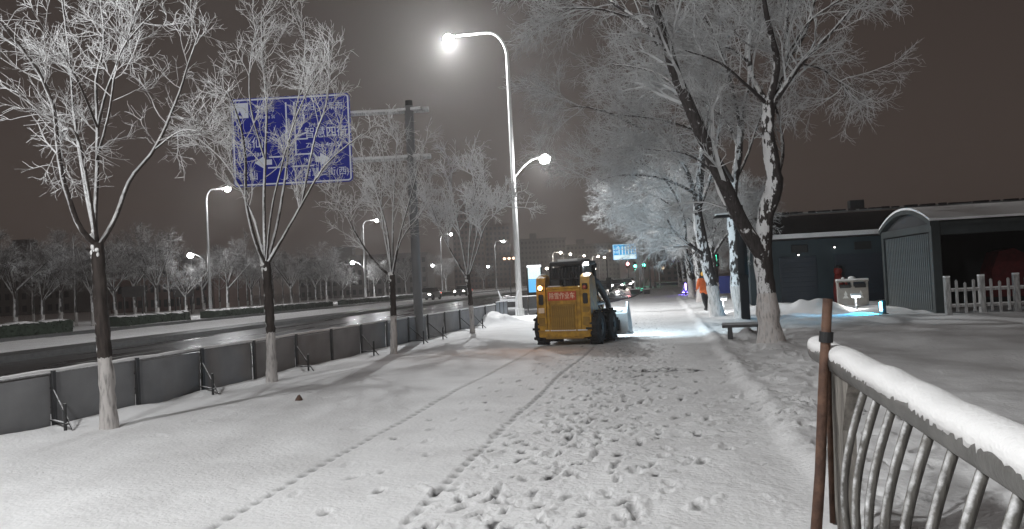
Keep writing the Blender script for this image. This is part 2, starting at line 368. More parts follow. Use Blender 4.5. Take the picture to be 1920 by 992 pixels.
M_kerb = mat('wet_kerb_stone', (.10, .10, .10), .5, noise=.3, bump=.3)
def kerb(x0fn, width, ylist, ztop, name):
    k = MB()
    for a_, b_ in zip(ylist[:-1], ylist[1:]):
        xa, xb = x0fn(a_), x0fn(b_)
        v = [(xa, a_, ROAD_Z-.05), (xa+width, a_, ROAD_Z-.05), (xa+width, a_, ztop), (xa, a_, ztop), (xb, b_, ROAD_Z-.05), (xb+width, b_, ROAD_Z-.05), (xb+width, b_, ztop), (xb, b_, ztop)]
        k.add(v, [(0, 1, 5, 4), (1, 2, 6, 5), (2, 3, 7, 6), (3, 0, 4, 7)])
    return tag(k.build(name, M_kerb), kind='structure')
kerb(lambda y: float(road_right(y))-.12, .2, ysr, .035, 'road_kerb')
kerb(lambda y: -22.3, 1.75, [-60, 100, 750], .06, 'central_kerb')
kerb(lambda y: -30.4, .45, [-60, 100, 750], .16, 'park_kerb')

# ------------------------------------------------------------------ trees
def resample(P, R, n):
    P = np.array([list(p) for p in P], float); R = np.array(R, float)
    # catmull-rom densify
    Q = [P[0]]; RR = [R[0]]
    for i in range(len(P)-1):
        p0 = P[max(i-1, 0)]; p1 = P[i]; p2 = P[i+1]; p3 = P[min(i+2, len(P)-1)]
        for t in (.25, .5, .75, 1):
            Q.append(.5*((2*p1)+(-p0+p2)*t+(2*p0-5*p1+4*p2-p3)*t*t+(-p0+3*p1-3*p2+p3)*t**3)); RR.append(R[i]*(1-t)+R[i+1]*t)
    Q = np.array(Q); RR = np.array(RR); L = np.concatenate([[0], np.cumsum(np.linalg.norm(np.diff(Q, axis=0), axis=1))])
    s = np.linspace(0, L[-1], n)
    return np.stack([np.interp(s, L, Q[:, k]) for k in range(3)], 1), np.interp(s, L, RR)
def tubes(PTS, RAD, sides):
    """batch of polylines PTS (N,k,3), RAD (N,k) -> verts, quads"""
    N, k, _ = PTS.shape
    T = np.empty_like(PTS); T[:, 1:-1] = PTS[:, 2:]-PTS[:, :-2]; T[:, 0] = PTS[:, 1]-PTS[:, 0]; T[:, -1] = PTS[:, -1]-PTS[:, -2]
    T /= np.linalg.norm(T, axis=2, keepdims=True)+1e-9
    ref = np.tile(np.array([.31, .17, .94]), (N, 1)); flat = np.abs((T.mean(1)*ref).sum(1)) > .9; ref[flat] = (1, .1, 0)
    A = np.cross(T, ref[:, None, :]); A /= np.linalg.norm(A, axis=2, keepdims=True)+1e-9; B = np.cross(T, A)
    ang = np.arange(sides)*2*PI/sides
    V = PTS[:, :, None, :]+RAD[:, :, None, None]*(A[:, :, None, :]*np.cos(ang)[None, None, :, None]+B[:, :, None, :]*np.sin(ang)[None, None, :, None])
    idx = np.arange(N*k*sides).reshape(N, k, sides); nx = np.roll(idx, -1, axis=2)
    Qd = np.stack([idx[:, :-1], idx[:, 1:], nx[:, 1:], nx[:, :-1]], -1).reshape(-1, 4)
    return V.reshape(-1, 3), Qd
def spawn(P, R, nchild, k, lmin, lmax, ang, up, wig, rs, t0=.25, drift=(0, 0, 0), rmin=.004, fall=.45, seed=1):
    """children of each polyline"""
    g = np.random.default_rng(seed); N, kp, _ = P.shape
    par = np.repeat(np.arange(N), nchild); M = len(par); t = (t0+(1-t0)*g.random(M)**.9)*(kp-1); t = np.minimum(t, kp-1.001)
    i = t.astype(int); f = (t-i)[:, None]
    o = P[par, i]*(1-f)+P[par, i+1]*f; d = P[par, i+1]-P[par, i]; d /= np.linalg.norm(d, axis=1, keepdims=True)+1e-9
    rr = R[par, i]*(1-f[:, 0])+R[par, i+1]*f[:, 0]
    q = g.normal(size=(M, 3)); q -= d*(q*d).sum(1, keepdims=True); q /= np.linalg.norm(q, axis=1, keepdims=True)+1e-9
    a = np.radians(ang+g.normal(size=M)*12)[:, None]
    dr = d*np.cos(a)+q*np.sin(a)+np.array([0, 0, up])+np.array(drift); dr /= np.linalg.norm(dr, axis=1, keepdims=True)
    Ltot = g.uniform(lmin, lmax, M)*(1-fall*(t/(kp-1)))
    out = np.empty((M, k, 3)); out[:, 0] = o
    for s in range(1, k):
        dr = dr+g.normal(size=(M, 3))*wig+np.array([0, 0, up*.25]); dr /= np.linalg.norm(dr, axis=1, keepdims=True)
        out[:, s] = out[:, s-1]+dr*(Ltot/(k-1))[:, None]
    r0 = np.maximum(rr*rs, rmin)[:, None]; Rr = r0*np.linspace(1, .45, k)[None]
    return out, Rr
def join(parts):
    V = []; Q = []; b = 0
    for v, q in parts: V.append(v); Q.append(q+b); b += len(v)
    return np.concatenate(V), np.concatenate(Q)
def snow_lumps(P, R, seed=3, amt=.5, off=.55):
    """broken ridges of snow lying on top of limbs"""
    g = np.random.default_rng(seed); N, k, _ = P.shape; PP = []; RR = []
    for n_ in range(N):
        s = 0
        while s < k-3:
            L = int(g.integers(3, 7)); e_ = min(s+L, k-1)
            if g.random() < amt:
                q, r_ = resample(P[n_, s:e_+1]+np.array([-.12, -.25, 1])*R[n_, s:e_+1, None]*off*g.uniform(.9, 1.3), R[n_, s:e_+1], 9)
                q = q+g.normal(size=q.shape)*.12*r_[:, None]
                PP.append(q); RR.append(r_*g.uniform(.5, .8)*np.sin(np.linspace(.15, PI-.15, 9))**.6*g.uniform(.75, 1.25, 9))
            s = e_+int(g.integers(0, 3))
    return tubes(np.array(PP), np.array(RR), 7)

def build_tree(name, trunk, trunk_r, limbs, levels, mats, label, cat='tree', group=None, lump=.5, seed=1, base=None):
    """trunk: world points; limbs: list of (points, r0, r1)"""
    base = Vector(trunk[0]) if base is None else base
    root = empty(name, base, 0, label, cat, group); o3 = np.array(base)
    tp, tr = resample(trunk, trunk_r, 26); tp0 = tp.copy()
    g = np.random.default_rng(seed)
    tr = tr*(1+.05*g.normal(size=len(tr)))
    # root flare
    h = tp[:, 2]-tp[0, 2]; tr = tr*(1+.30*np.exp(-h/.08)+.10*np.exp(-h/.30)); tp[0, 2] -= .15
    V, Q = tubes(tp[None], tr[None], 14)
    nn = g.normal(size=(len(V), 3)); V = V+nn*.006*(tr.mean()/.1)
    fast_mesh('trunk', V-o3, Q, mats[0], root)
    LP = []; LR = []
    for pts, r0, r1 in limbs:
        if name == 'young_tree': r0 *= .84
        q, r_ = resample(pts, np.linspace(r0, r1, len(pts)), 22); q = q+g.normal(size=q.shape)*r_[:, None]*.16*np.linspace(0, 1, 22)[:, None]; LP.append(q); LR.append(r_)
    LP = np.array(LP); LR = np.array(LR)
    V, Q = tubes(LP, LR, 8); fast_mesh('limbs', V-o3, Q, mats[1], root, kind='stuff')
    if lump > 0:
        TT, tR = resample(trunk, trunk_r, 22)
        V, Q = snow_lumps(np.concatenate([LP]), np.concatenate([LR]), seed, lump)
        fast_mesh('snow_on_limbs', V-o3, Q, M_snowlump, root, kind='stuff')
    if lump >= .4 and len(trunk) < 8:
        g2 = random.Random(seed); cm = MB(); fk = LP[0][0]; rr0 = float(tr[-1])
        for i in range(22): cm.ball((fk[0]-o3[0]+g2.uniform(-.8, .5)*rr0, fk[1]-o3[1]-g2.uniform(.5, .9)*rr0, fk[2]-o3[2]+g2.uniform(-1.4, 1.8)*rr0*(1 if i < 15 else 1.6)), rr0*g2.uniform(.18, .42), 8, (1, .8, g2.uniform(.8, 1.7)))
        for i in range(7):
            q_ = tp[-1-int(g2.uniform(1, 11))]; cm.ball((q_[0]-o3[0]-rr0*.75, q_[1]-o3[1]-rr0*.62, q_[2]-o3[2]), rr0*g2.uniform(.16, .30), 7, (1, .8, g2.uniform(1.2, 3)))
        cm.build('snow_in_fork', M_snowlump, root, True, kind='stuff')
    P, R = LP, LR; parts = []
    for li, lv in enumerate(levels):
        P, R = spawn(P, R, seed=seed*10+li, **lv); parts.append(tubes(P, R, 4 if li == 0 else 3))
    if parts:
        V, Q = join(parts); fast_mesh('twigs', V-o3, Q, mats[2], root, smooth=False, kind='stuff')
    return root
def T(pts, d):
    """photo trace -> world; each item (px,py[,dd])"""
    return [at(p[0], p[1], d+(p[2] if len(p) > 2 else 0)) for p in pts]
def based(pts, d, px, py):
    g0 = gnd(px, py); q = T(pts, d); q[0] = Vector((g0.x, g0.y, gz(g0.x, g0.y))); return q

LV_left = lambda s=1.0, q=1.0: [dict(nchild=9, k=6, lmin=.45*s, lmax=1.15*s, ang=38, up=.22, wig=.13, rs=.42, t0=.30, rmin=.0068*q),
                  dict(nchild=7, k=5, lmin=.25*s, lmax=.65*s, ang=42, up=.10, wig=.18, rs=.6, t0=.2, rmin=.0052*q),
                  dict(nchild=5, k=4, lmin=.10*s, lmax=.30*s, ang=45, up=.05, wig=.22, rs=.7, t0=.2, rmin=.0042*q)]
mL = (M_bark_left, M_limb, M_twig)
d1 = depth_of(gnd(205, 805))
build_tree('young_tree', based([(205, 805), (199, 700), (191, 600), (186, 520), (183, 455)], d1, 205, 805), [.098, .090, .084, .080, .076],
    [(T([(183, 462), (152, 430, -.2), (128, 370, -.4), (115, 320, -.5), (108, 270, -.6), (100, 200, -.7), (70, 130, -.8), (35, 85, -.9), (-10, 30, -1)], d1), .045, .014),
     (T([(183, 460), (178, 420), (182, 330, .1), (183, 240, .2), (180, 150, .3), (195, 80, .4), (185, -30, .5)], d1), .04, .012),
     (T([(183, 240, .2), (200, 170, .2), (240, 70, .1), (265, -10)], d1), .025, .010),
     (T([(186, 460), (215, 412, .2), (245, 335, .5), (290, 280, .7), (330, 190, .9), (350, 130, 1), (375, 55, 1.1)], d1), .042, .010),
     (T([(290, 280, .7), (340, 245, .6), (385, 250, .5)], d1), .018, .008),
     (T([(181, 455), (172, 390, -.3), (155, 300, -.4), (142, 248, -.5), (120, 242, -.5), (112, 275, -.4), (122, 340, -.3)], d1), .030, .009),
     (T([(182, 458), (165, 380, .6), (150, 290, .8), (137, 200, 1), (130, 100, 1.1), (112, -30, 1.2)], d1), .033, .012),
     (T([(181, 300, .1), (205, 210, -.3), (225, 100, -.5), (290, 20, -.6)], d1), .022, .008),
     (T([(183, 240, .2), (150, 160, -.3), (110, 90, -.5), (60, 20, -.7)], d1), .02, .008)],
    [dict(nchild=12, k=6, lmin=.5, lmax=1.3, ang=54, up=.10, wig=.13, rs=.40, t0=.36, rmin=.0066),
     dict(nchild=6, k=5, lmin=.25, lmax=.62, ang=42, up=.10, wig=.18, rs=.55, t0=.15, rmin=.0046),
     dict(nchild=4, k=4, lmin=.10, lmax=.28, ang=45, up=.05, wig=.22, rs=.7, t0=.2, rmin=.0036)], mL,
    'nearest young street tree at the left, whitewashed foot, frosted crown cut off by the frame', group='young trees along the grey barrier', seed=11, lump=.75)
d2 = depth_of(gnd(510, 718))
build_tree('young_tree', based([(510, 718), (508, 640), (504, 560), (499, 490)], d2, 510, 718), [.092, .086, .080, .074],
    [(T([(498, 497), (478, 450, -.2), (462, 380, -.4), (460, 300, -.6), (450, 230, -.8), (425, 170, -1)], d2), .048, .012),
     (T([(498, 495), (495, 400), (497, 300, .2), (500, 200, .3), (492, 110, .4), (490, 22, .5)], d2), .045, .010),
     (T([(500, 495), (520, 420, .3), (535, 330, .5), (545, 250, .7), (570, 130, .9), (571, 42, 1)], d2), .042, .010),
     (T([(501, 495), (525, 455, -.1), (565, 385, -.3), (610, 310, -.5), (678, 252, -.7)], d2), .045, .009),
     (T([(565, 385, -.3), (590, 260, -.2), (615, 180), (617, 60, .1)], d2), .03, .008),
     (T([(498, 495), (472, 400, .4), (425, 310, .7), (375, 262, .9)], d2), .032, .008),
     (T([(497, 300, .2), (470, 200, .1), (470, 110, .1), (487, 25)], d2), .025, .007),
     (T([(500, 490), (512, 380, -.5), (555, 220, -.9), (600, 130, -1.1)], d2), .03, .008)],
    LV_left(1.2), mL, 'second young street tree, its frosted branches spread in front of the blue road sign', group='young trees along the grey barrier', seed=12, lump=.7)
d3 = depth_of(gnd(738, 662))
build_tree('young_tree', based([(738, 662), (738, 600), (735, 515)], d3, 738, 662), [.082, .078, .070],
    [(T([(734, 520), (700, 488, -.2), (668, 440, -.5), (640, 385, -.7), (618, 350, -.8)], d3), .042, .010),
     (T([(734, 518), (725, 430), (702, 350, .2), (678, 285, .4)], d3), .038, .010),
     (T([(735, 518), (737, 400, .3), (742, 300, .5), (748, 235, .6)], d3), .036, .009),
     (T([(735, 518), (750, 440, -.3), (775, 350, -.5), (795, 262, -.6)], d3), .038, .009),
     (T([(736, 520), (752, 450, .2), (790, 400, .5), (812, 358, .7)], d3), .03, .008),
     (T([(735, 515), (715, 400, .9), (720, 300, 1.2), (705, 240, 1.4)], d3), .03, .008)],
    LV_left(1.25, 1.35), mL, 'third young street tree from the left, standing in front of the dark sign post', group='young trees along the grey barrier', seed=13, lump=.5)
d4 = depth_of(gnd(886, 625))
build_tree('young_tree', based([(886, 625), (883, 575), (877, 515)], d4, 886, 625), [.080, .076, .070],
    [(T([(876, 522), (850, 480, -.2), (825, 430, -.5), (808, 385, -.7)], d4), .042, .012),
     (T([(877, 520), (862, 440), (848, 360, .3), (842, 300, .4)], d4), .042, .012),
     (T([(877, 520), (882, 420, .3), (890, 345, .5), (872, 300, .7)], d4), .038, .012),
     (T([(878, 520), (895, 470, -.2), (912, 420, -.5), (948, 385, -.7)], d4), .038, .010),
     (T([(878, 518), (898, 420, .5), (912, 360, .8), (905, 320, .9)], d4), .035, .010)],
    LV_left(1.6, 2.9), mL, 'fourth and smallest young street tree, nearest the tall white lamp post', group='young trees along the grey barrier', seed=14, lump=.4)

# --- old trees on the right of the path
def LV_right(n1=12, n2=8, n3=7, s=1.0, drift=(-.35, -.05, .0), rm=.0058):
    return [dict(nchild=n1, k=7, lmin=1.1*s, lmax=2.6*s, ang=46, up=.04, wig=.13, rs=.45, t0=.22, rmin=.014, drift=drift),
            dict(nchild=n2, k=5, lmin=.6*s, lmax=1.3*s, ang=38, up=-.03, wig=.17, rs=.55, t0=.15, rmin=.0065, drift=tuple(x*.6 for x in drift)),
            dict(nchild=n3, k=4, lmin=.25*s, lmax=.7*s, ang=36, up=-.05, wig=.2, rs=.6, t0=.15, rmin=rm, drift=(0, 0, 0)),
            dict(nchild=3, k=3, lmin=.12*s, lmax=.32*s, ang=38, up=-.03, wig=.2, rs=.7, t0=.2, rmin=rm*.8, drift=(0, 0, 0))]
mR = (M_bark_right, M_limb_r, M_twig_r)
e1 = depth_of(gnd(1447, 648))
build_tree('old_tree', based([(1447, 648), (1441, 600), (1437, 545), (1430, 490), (1430, 455), (1436, 400), (1452, 350), (1447, 300), (1440, 250), (1440, 190)], e1, 1447, 648),
    [.245, .23, .21, .20, .18, .175, .165, .15, .14, .12],
    [(T([(1430, 480, -.05), (1395, 425, -.1), (1360, 350, -.3), (1312, 245, -.6), (1272, 150, -.9), (1242, 60, -1.2), (1205, -50, -1.5)], e1), .17, .085),
     (T([(1436, 465, 0), (1405, 437, .1), (1372, 400, .4), (1345, 350, .9), (1330, 270, 1.5), (1300, 180, 2)], e1), .085, .02),
     (T([(1440, 195), (1412, 150, .3), (1403, 90, .5), (1412, 30, .7), (1400, -60, .9)], e1), .075, .03),
     (T([(1440, 200), (1457, 120, -.3), (1442, 50, -.5), (1425, -40, -.8)], e1), .085, .04),
     (T([(1441, 200), (1475, 112, .2), (1474, 40, .4), (1482, -60, .6)], e1), .07, .03),
     (T([(1443, 205), (1500, 122, -.2), (1560, 60, -.5), (1597, 15, -.7)], e1), .07, .015),
     (T([(1478, 108, .2), (1510, 60, .2), (1535, -30, .2)], e1), .05, .025),
     (T([(1484, 90, .2), (1520, 38, -.2), (1575, 0, -.4)], e1), .045, .015),
     (T([(1505, 120, -.2), (1545, 132, 0), (1592, 170, .2)], e1), .025, .008),
     (T([(1438, 195), (1400, 160, -.6), (1350, 118, -1.1), (1285, 95, -1.6)], e1), .045, .012),
     (T([(1412, 125, .5), (1372, 92, .3), (1335, 88, .2)], e1), .03, .01),
     (T([(1236, 85, -1.1), (1200, 40, -1), (1152, 8, -.8), (1120, -20, -.7)], e1), .05, .02),
     (T([(1200, 40, -1), (1130, 18, -1.2), (1055, 16, -1.4)], e1), .03, .01),
     (T([(1300, 220, -.7), (1265, 160, .4), (1210, 130, 1.2), (1140, 120, 1.8)], e1), .045, .012),
     (T([(1452, 350), (1468, 290, .3), (1462, 230, .5), (1450, 190, .6)], e1), .045, .02)],
    LV_right(8, 6, 6, .90, drift=(-.32, .1, .08), rm=.0048), mR, 'biggest old tree right of the path, forked snow-plastered trunk with whitewashed foot', cat='tree', group='old trees right of the path', seed=21, lump=.7)
e2 = depth_of(gnd(1391, 602))
build_tree('old_tree', based([(1391, 602), (1382, 545), (1378, 475), (1373, 420), (1376, 350), (1386, 280), (1390, 200)], e2, 1391, 602),
    [.21, .20, .17, .15, .13, .115, .09],
    [(T([(1386, 280), (1362, 230, .3), (1320, 190, .6), (1255, 160, 1)], e2), .06, .015),
     (T([(1389, 215), (1405, 150, .3), (1398, 90, .5), (1410, 20, .6)], e2), .07, .02),
     (T([(1388, 240), (1372, 160, -.5), (1350, 90, -.9), (1320, 30, -1.1)], e2), .06, .018),
     (T([(1377, 345), (1350, 300, -.5), (1310, 250, -1), (1240, 225, -1.5), (1160, 215, -2)], e2), .06, .015),
     (T([(1378, 340), (1402, 290, .3), (1425, 220, .5), (1460, 150, .8), (1500, 120, 1)], e2), .05, .012),
     (T([(1374, 420), (1350, 340, -.8), (1290, 290, -1.4), (1210, 280, -1.9)], e2), .055, .015)],
    LV_right(10, 8, 7, 1.35), mR, 'old tree just left of the black lamp post, dark blotchy bark over a whitewashed foot', group='old trees right of the path', seed=22, lump=.4)
e3 = depth_of(gnd(1347, 594))
build_tree('old_tree', based([(1347, 594), (1333, 530), (1318, 460), (1308, 400), (1312, 330), (1320, 270)], e3, 1347, 594),
    [.23, .215, .20, .175, .15, .11],
    [(T([(1310, 410), (1292, 330, -.4), (1262, 290, -.8), (1190, 235, -1.4), (1120, 205, -2), (1070, 198, -2.4)], e3), .09, .018),
     (T([(1322, 480), (1298, 462, -.4), (1283, 450, -.5), (1262, 432, -.8), (1252, 412, -1)], e3), .075, .03),
     (T([(1285, 452, -.5), (1284, 420, -.5), (1272, 378, -.6), (1240, 330, -.9), (1190, 300, -1.2)], e3), .06, .018),
     (T([(1309, 395), (1330, 340, .5), (1345, 270, .8), (1352, 190, 1.1)], e3), .08, .02),
     (T([(1320, 275), (1300, 200, .4), (1260, 150, .7), (1200, 120, 1)], e3), .07, .018),
     (T([(1310, 370), (1280, 350, -.9), (1220, 330, -1.6), (1150, 330, -2.3), (1110, 350, -2.8)], e3), .065, .014),
     (T([(1320, 275), (1328, 190, -.4), (1310, 110, -.7), (1280, 60, -1)], e3), .06, .018)],
    LV_right(11, 8, 7, 1.35, drift=(-.45, -.1, .02)), mR, 'old tree beside the person in orange, long bare limb arching left over the path', group='old trees right of the path', seed=23, lump=.5)
# a spreading tree seen further down the row; copies share its meshes
def row_tree(seed, x, y, h, lean, label, nch=(10, 8, 7)):
    rr = random.Random(seed); bz = 0.0
    tr = [Vector((x, y, bz)), Vector((x+lean*.08, y, h*.22)), Vector((x+lean*.25, y+.1, h*.42))]
    limbs = []
    for i in range(9):
        a = rr.uniform(PI*.45, PI*1.55) if i < 6 else rr.uniform(-1.2, 1.2); L = h*rr.uniform(.40, .62) if i < 6 else h*.34
        st = tr[1].lerp(tr[2], rr.uniform(.2, 1)); q = [st]; el = rr.uniform(.6, 1.2)
        for s in range(1, 6):
            f = s/5; q.append(st+Vector((math.cos(a)*L*f*math.cos(el*(1-.5*f)), math.sin(a)*L*f*.7*math.cos(el*(1-.5*f)), L*f*math.sin(el)*(1.25-.35*f))))
        limbs.append((q, .085, .018))
    return build_tree('old_tree', tr, [.22, .19, .15], limbs, LV_right(nch[0], nch[1], nch[2], h/7.2, rm=.009), mR, label, group='old trees right of the path', seed=seed, lump=0)
t4 = row_tree(31, 2.5, 37.0, 7.6, -.4, 'fourth old tree of the right-hand row, frosted crown leaning over the path')
t5 = row_tree(32, 2.2, 44.0, 8.8, -1.2, 'fifth old tree of the right-hand row, half hidden by its nearer neighbours')
for i, (x, y, s, rz, lab) in enumerate(((2.0, 52, .95, .5, 'sixth old tree of the right-hand row, dark slim trunk beside the purple-lit scooter'),
        (2.4, 60, 1.0, -.4, 'seventh old tree of the right-hand row, beyond the purple-lit scooter'),
        (2.2, 70, .95, .2, 'old tree far down the right-hand row where the crowns close over the path'),
        (2.6, 82, 1.05, -.2, 'faint old tree far down the row, last but one before the pinkish haze'),
        (2.4, 96, 1.0, .3, 'farthest old tree of the right-hand row, fading into the haze'))):
    c = copy_tree(t4 if i % 2 else t5); c.location = (x, y, 0); c.scale = (s, s, s); c.rotation_euler = (0, 0, rz); c['label'] = lab

# --- small frosted trees across the road
def far_tree(seed, h):
    rr = random.Random(seed); tr = [Vector((0, 0, 0)), Vector((.05, 0, h*.18)), Vector((.1, 0, h*.36))]; limbs = []
    for i in range(8):
        a = rr.uniform(0, 2*PI); L = h*rr.uniform(.3, .5); el = rr.uniform(.7, 1.3); st = tr[1].lerp(tr[2], rr.uniform(.5, 1)); q = [st]
        for s in range(1, 5):
            f = s/4; q.append(st+Vector((math.cos(a)*L*f*math.cos(el), math.sin(a)*L*f*math.cos(el), L*f*math.sin(el)*1.1)))
        limbs.append((q, .07, .02))
    lv = [dict(nchild=9, k=5, lmin=h*.1, lmax=h*.24, ang=45, up=.05, wig=.15, rs=.5, t0=.25, rmin=.016),
          dict(nchild=7, k=4, lmin=h*.05, lmax=h*.13, ang=42, up=.0, wig=.2, rs=.6, t0=.15, rmin=.012),
          dict(nchild=6, k=3, lmin=h*.03, lmax=h*.08, ang=42, up=-.02, wig=.2, rs=.6, t0=.15, rmin=.010)]
    return build_tree('park_tree', tr, [.14, .12, .10], limbs, lv, (M_farbark, M_limb, M_twig_f), None, seed=seed, lump=0)
def on_row(px, X):
    t = ((px-960)/F*math.cos(YAW)-math.sin(YAW)); d = X/t; r = (px-960)/F*d
    return Vector((X, d*math.cos(YAW)+r*math.sin(YAW), 0))
protoA = far_tree(41, 7.0); protoB = far_tree(42, 7.6); protoC = far_tree(43, 6.4)
spots = [(25, 600, 1.0, 'frosted tree at the left edge of the photo across the road'), (76, 598, .85, 'thin frosted tree with a pale foot behind the far hedge near the left edge'),
         (172, 596, 1.05, 'frosted tree seen just left of the nearest young tree trunk across the road'), (215, 590, .95, 'frosted tree right behind the nearest trunk, left of the dark billboard'),
         (292, 584, 1.15, 'frosted tree between the two dark billboards, brightest crown of that stretch'), (345, 582, .9, 'frosted tree right of the second dark billboard'),
         (424, 580, 1.1, 'frosted tree just right of the left-hand far lamp post'), (470, 578, .95, 'frosted tree seen just left of the second young trunk across the road'),
         (545, 575, 1.1, 'frosted tree seen right of the second young trunk across the road'), (590, 572, .9, 'small frosted tree left of the lamp-lit white crown'),
         (640, 570, .75, 'small tree whose crown glows white beside a far lamp'), (700, 566, 1.0, 'dim frosted tree seen through the third young tree'), (760, 562, 1.05, 'dim frosted tree right behind the dark sign post'),
         (835, 556, 1.1, 'dim frosted tree behind the small fourth tree'), (905, 552, 1.1, 'faint frosted tree left of the tall white lamp post'),
         (110, 585, 1.2, 'tall dim tree in the second park row at the far left'), (250, 578, 1.25, 'tall dim tree in the second park row behind the first billboard'), (380, 573, 1.3, 'tall dim tree in the second park row near the far left lamp'),
         (510, 568, 1.3, 'tall dim tree in the second park row behind the second young tree'), (610, 563, 1.3, 'tall dim tree in the second park row behind the lamp-lit crown'), (720, 558, 1.3, 'tall dim tree in the second park row behind the third young tree')]
for i, (px, py, s, lab) in enumerate(spots):
    pr = (protoA, protoB, protoC)[i % 3]; p = on_row(px, -36.5-(i*1.7 % 3) if i < 15 else -45.0); c = pr if i < 3 else copy_tree(pr)
    c.location = (p.x, p.y, .02); c.scale = (s, s, s); c.rotation_euler = (0, 0, i*1.3)
    tag(c, lab, 'tree', 'frosted park trees across the road')
# slender tree stems of the copse
stemm = MB(); stemm.tube([(0, 0, -.1), (.03, 0, 2.0), (-.05, .02, 4.5), (.05, 0, 7.0)], [.10, .09, .06, .025], 7)
SLAB = ['slender dark tree just left of the second young trunk', 'slender dark tree behind the second young tree fork, left one', 'slender dark tree directly behind the second young trunk', 'slender dark tree right of the second young trunk',
    'slender dark tree midway between second and third young trees', 'slender dark tree a little right of the midpoint between second and third trunks', 'slender dark tree left of the lamp-lit white crown', 'slender dark tree touching the lamp-lit white crown on its left',
    'slender dark tree on the right of the lamp-lit white crown', 'slender dark tree left of the third young trunk', 'slender dark tree left of the right-hand dark billboard', 'slender dark tree at the left leg of the right-hand dark billboard',
    'slender dark tree at the right edge of the right-hand billboard', 'slender dark tree just right of the left-hand far lamp post', 'slender dark tree at the right edge of the left-hand billboard', 'slender dark tree left of the nearest young trunk', 'slender dark tree nearest the left photo edge']
k_ = 0; proto_s = None
for px, py in [(445, 566), (462, 568), (485, 565), (528, 566), (560, 564), (575, 566), (600, 563), (622, 565), (655, 562), (690, 560), (315, 572), (335, 574), (360, 572), (410, 570), (270, 576), (140, 582), (60, 586)]:
    p = on_row(px, -40.0-(px % 7)*1.6)
    if proto_s is None:
        c = proto_s = empty('slender_tree', (p.x, p.y, 0)); stemm.build('trunk', M_farbark, c, True)
        bp_, br_ = spawn(np.array([[(0, 0, 1.5), (0, 0, 3.), (0, 0, 5.), (0.05, 0, 7.)]], float), np.array([[.06, .05, .04, .02]]), 34, 4, .7, 1.9, 48, .25, .15, .4, t0=.2, rmin=.014, seed=5)
        b2_, r2_ = spawn(bp_, br_, 7, 3, .25, .6, 45, .1, .2, .6, t0=.2, rmin=.011, seed=6)
        V_, Q_ = join([tubes(bp_, br_, 3), tubes(b2_, r2_, 3)]); fast_mesh('crown', V_, Q_, M_twig_f, c, smooth=False, kind='stuff')
    else: c = copy_tree(proto_s)
    c.location = (p.x, p.y, 0); c.rotation_euler = (0, 0, px*.7); c.scale = (1, 1, .9+.25*((px*7) % 5)/5)
    tag(c, SLAB[k_], 'tree', 'slender trees of the far copse'); k_ += 1

# ------------------------------------------------------------------ street lamps
def street_lamp(x, y, top, low, arm_l, arm_r, label, group, ptop, plow, lit, heads=1.0, pr=.11, ground=True, side=-1, name='street_lamp', mp_=None, softr=.12, warm=(.965, .985, 1)):
    root = empty(name, (x, y, 0), 0, label, 'street lamp', group); s = side
    b_ = MB(); pts = [(0, 0, -.1), (0, 0, top*.4), (0, 0, top*.9)]
    rad = [pr*1.15, pr*.85, pr*.62]
    for i in range(1, 9):
        a = PI/2*i/8; pts.append((s*arm_l*.38*(1-math.cos(a)), 0, top*.9+top*.10*math.sin(a))); rad.append(pr*.58-.02*pr*i)
    pts.append((s*arm_l, 0, top*1.0)); rad.append(pr*.36)
    b_.tube(pts, rad, 10).build('pole', mp_ or M_polew, root, True)
    MB().cyl((0, 0, .18), pr*1.6, .36, 12).build('base', mp_ or M_polew, root)
    a2 = MB(); q = []
    for i in range(7):
        f = i/6; q.append((-s*arm_r*f, 0, low-arm_r*.75*(1-math.sin(PI/2*f))))
    a2.tube(q, pr*.36, 8).build('arm', mp_ or M_polew, root, True)
    for (hx, hz, nm, pw) in ((s*arm_l, top, 1, ptop), (-s*arm_r, low, -1, plow)):
        sg = math.copysign(1, hx)
        h = MB().box((hx+sg*.30*heads, 0, hz+.02), (.72*heads, .30*heads, .11*heads), bev=.03).build('lamp_head', mp_ or M_polew, root)
        MB().ball((hx+sg*.38*heads, 0, hz-.12*heads), .30*heads, 14, (1.05, .95, .9)).build('lamp_glass_glare', lit, h, True)  # glass enlarged to a globe to stand in for the lamp's glare
        if pw > 0:
            l = bpy.data.lights.new('lamp_light', 'POINT'); l.energy = pw; l.color = warm; l.shadow_soft_size = softr
            o = bpy.data.objects.new('lamp_light', l); C.objects.link(o); o.location = (hx+sg*.38*heads, 0, hz-.45*heads); o.parent = root
    return root
pl = gnd(975, 592)
street_lamp(pl.x, pl.y, 13.75, 7.5, 2.55, 1.25, 'tall white twin-arm street lamp behind the yellow loader, both lamps lit', 'twin-arm lamps by the footway', 7600, 1700, M_lamp, heads=.85, pr=.135)
street_lamp(-6.9, -1.4, 12.5, 7.6, 2.4, 1.9, 'twin-arm street lamp just out of view to the left of the camera', 'twin-arm lamps by the footway', 4400, 2000, M_lamp, heads=1.1, pr=.16, softr=.2)
far_l = [('left-hand far lamp', 402, 592, 10.1, 5.2), ]
FL = ((-35.3, 56.2, 'tall lamp across the road at the left, white light below the blue sign'), (-36.3, 92, 'tall lamp across the road seen through the third young tree'), (-36, 126, 'tall lamp across the road left of the fourth young tree'), (-33.5, 158, 'faint lamp across the road just left of the white lamp post'))
for i, (x, y, lab) in enumerate(FL):
    street_lamp(x, y, 10.2, 5.1, 1.6, 1.3, lab, 'tall lamps across the road', 1500 if i < 3 else 1500, (150, 800, 350, 0)[i], M_lamp_far, heads=.78, mp_=M_steel, pr=.13, side=1, softr=.3, warm=(.97, .98, 1))
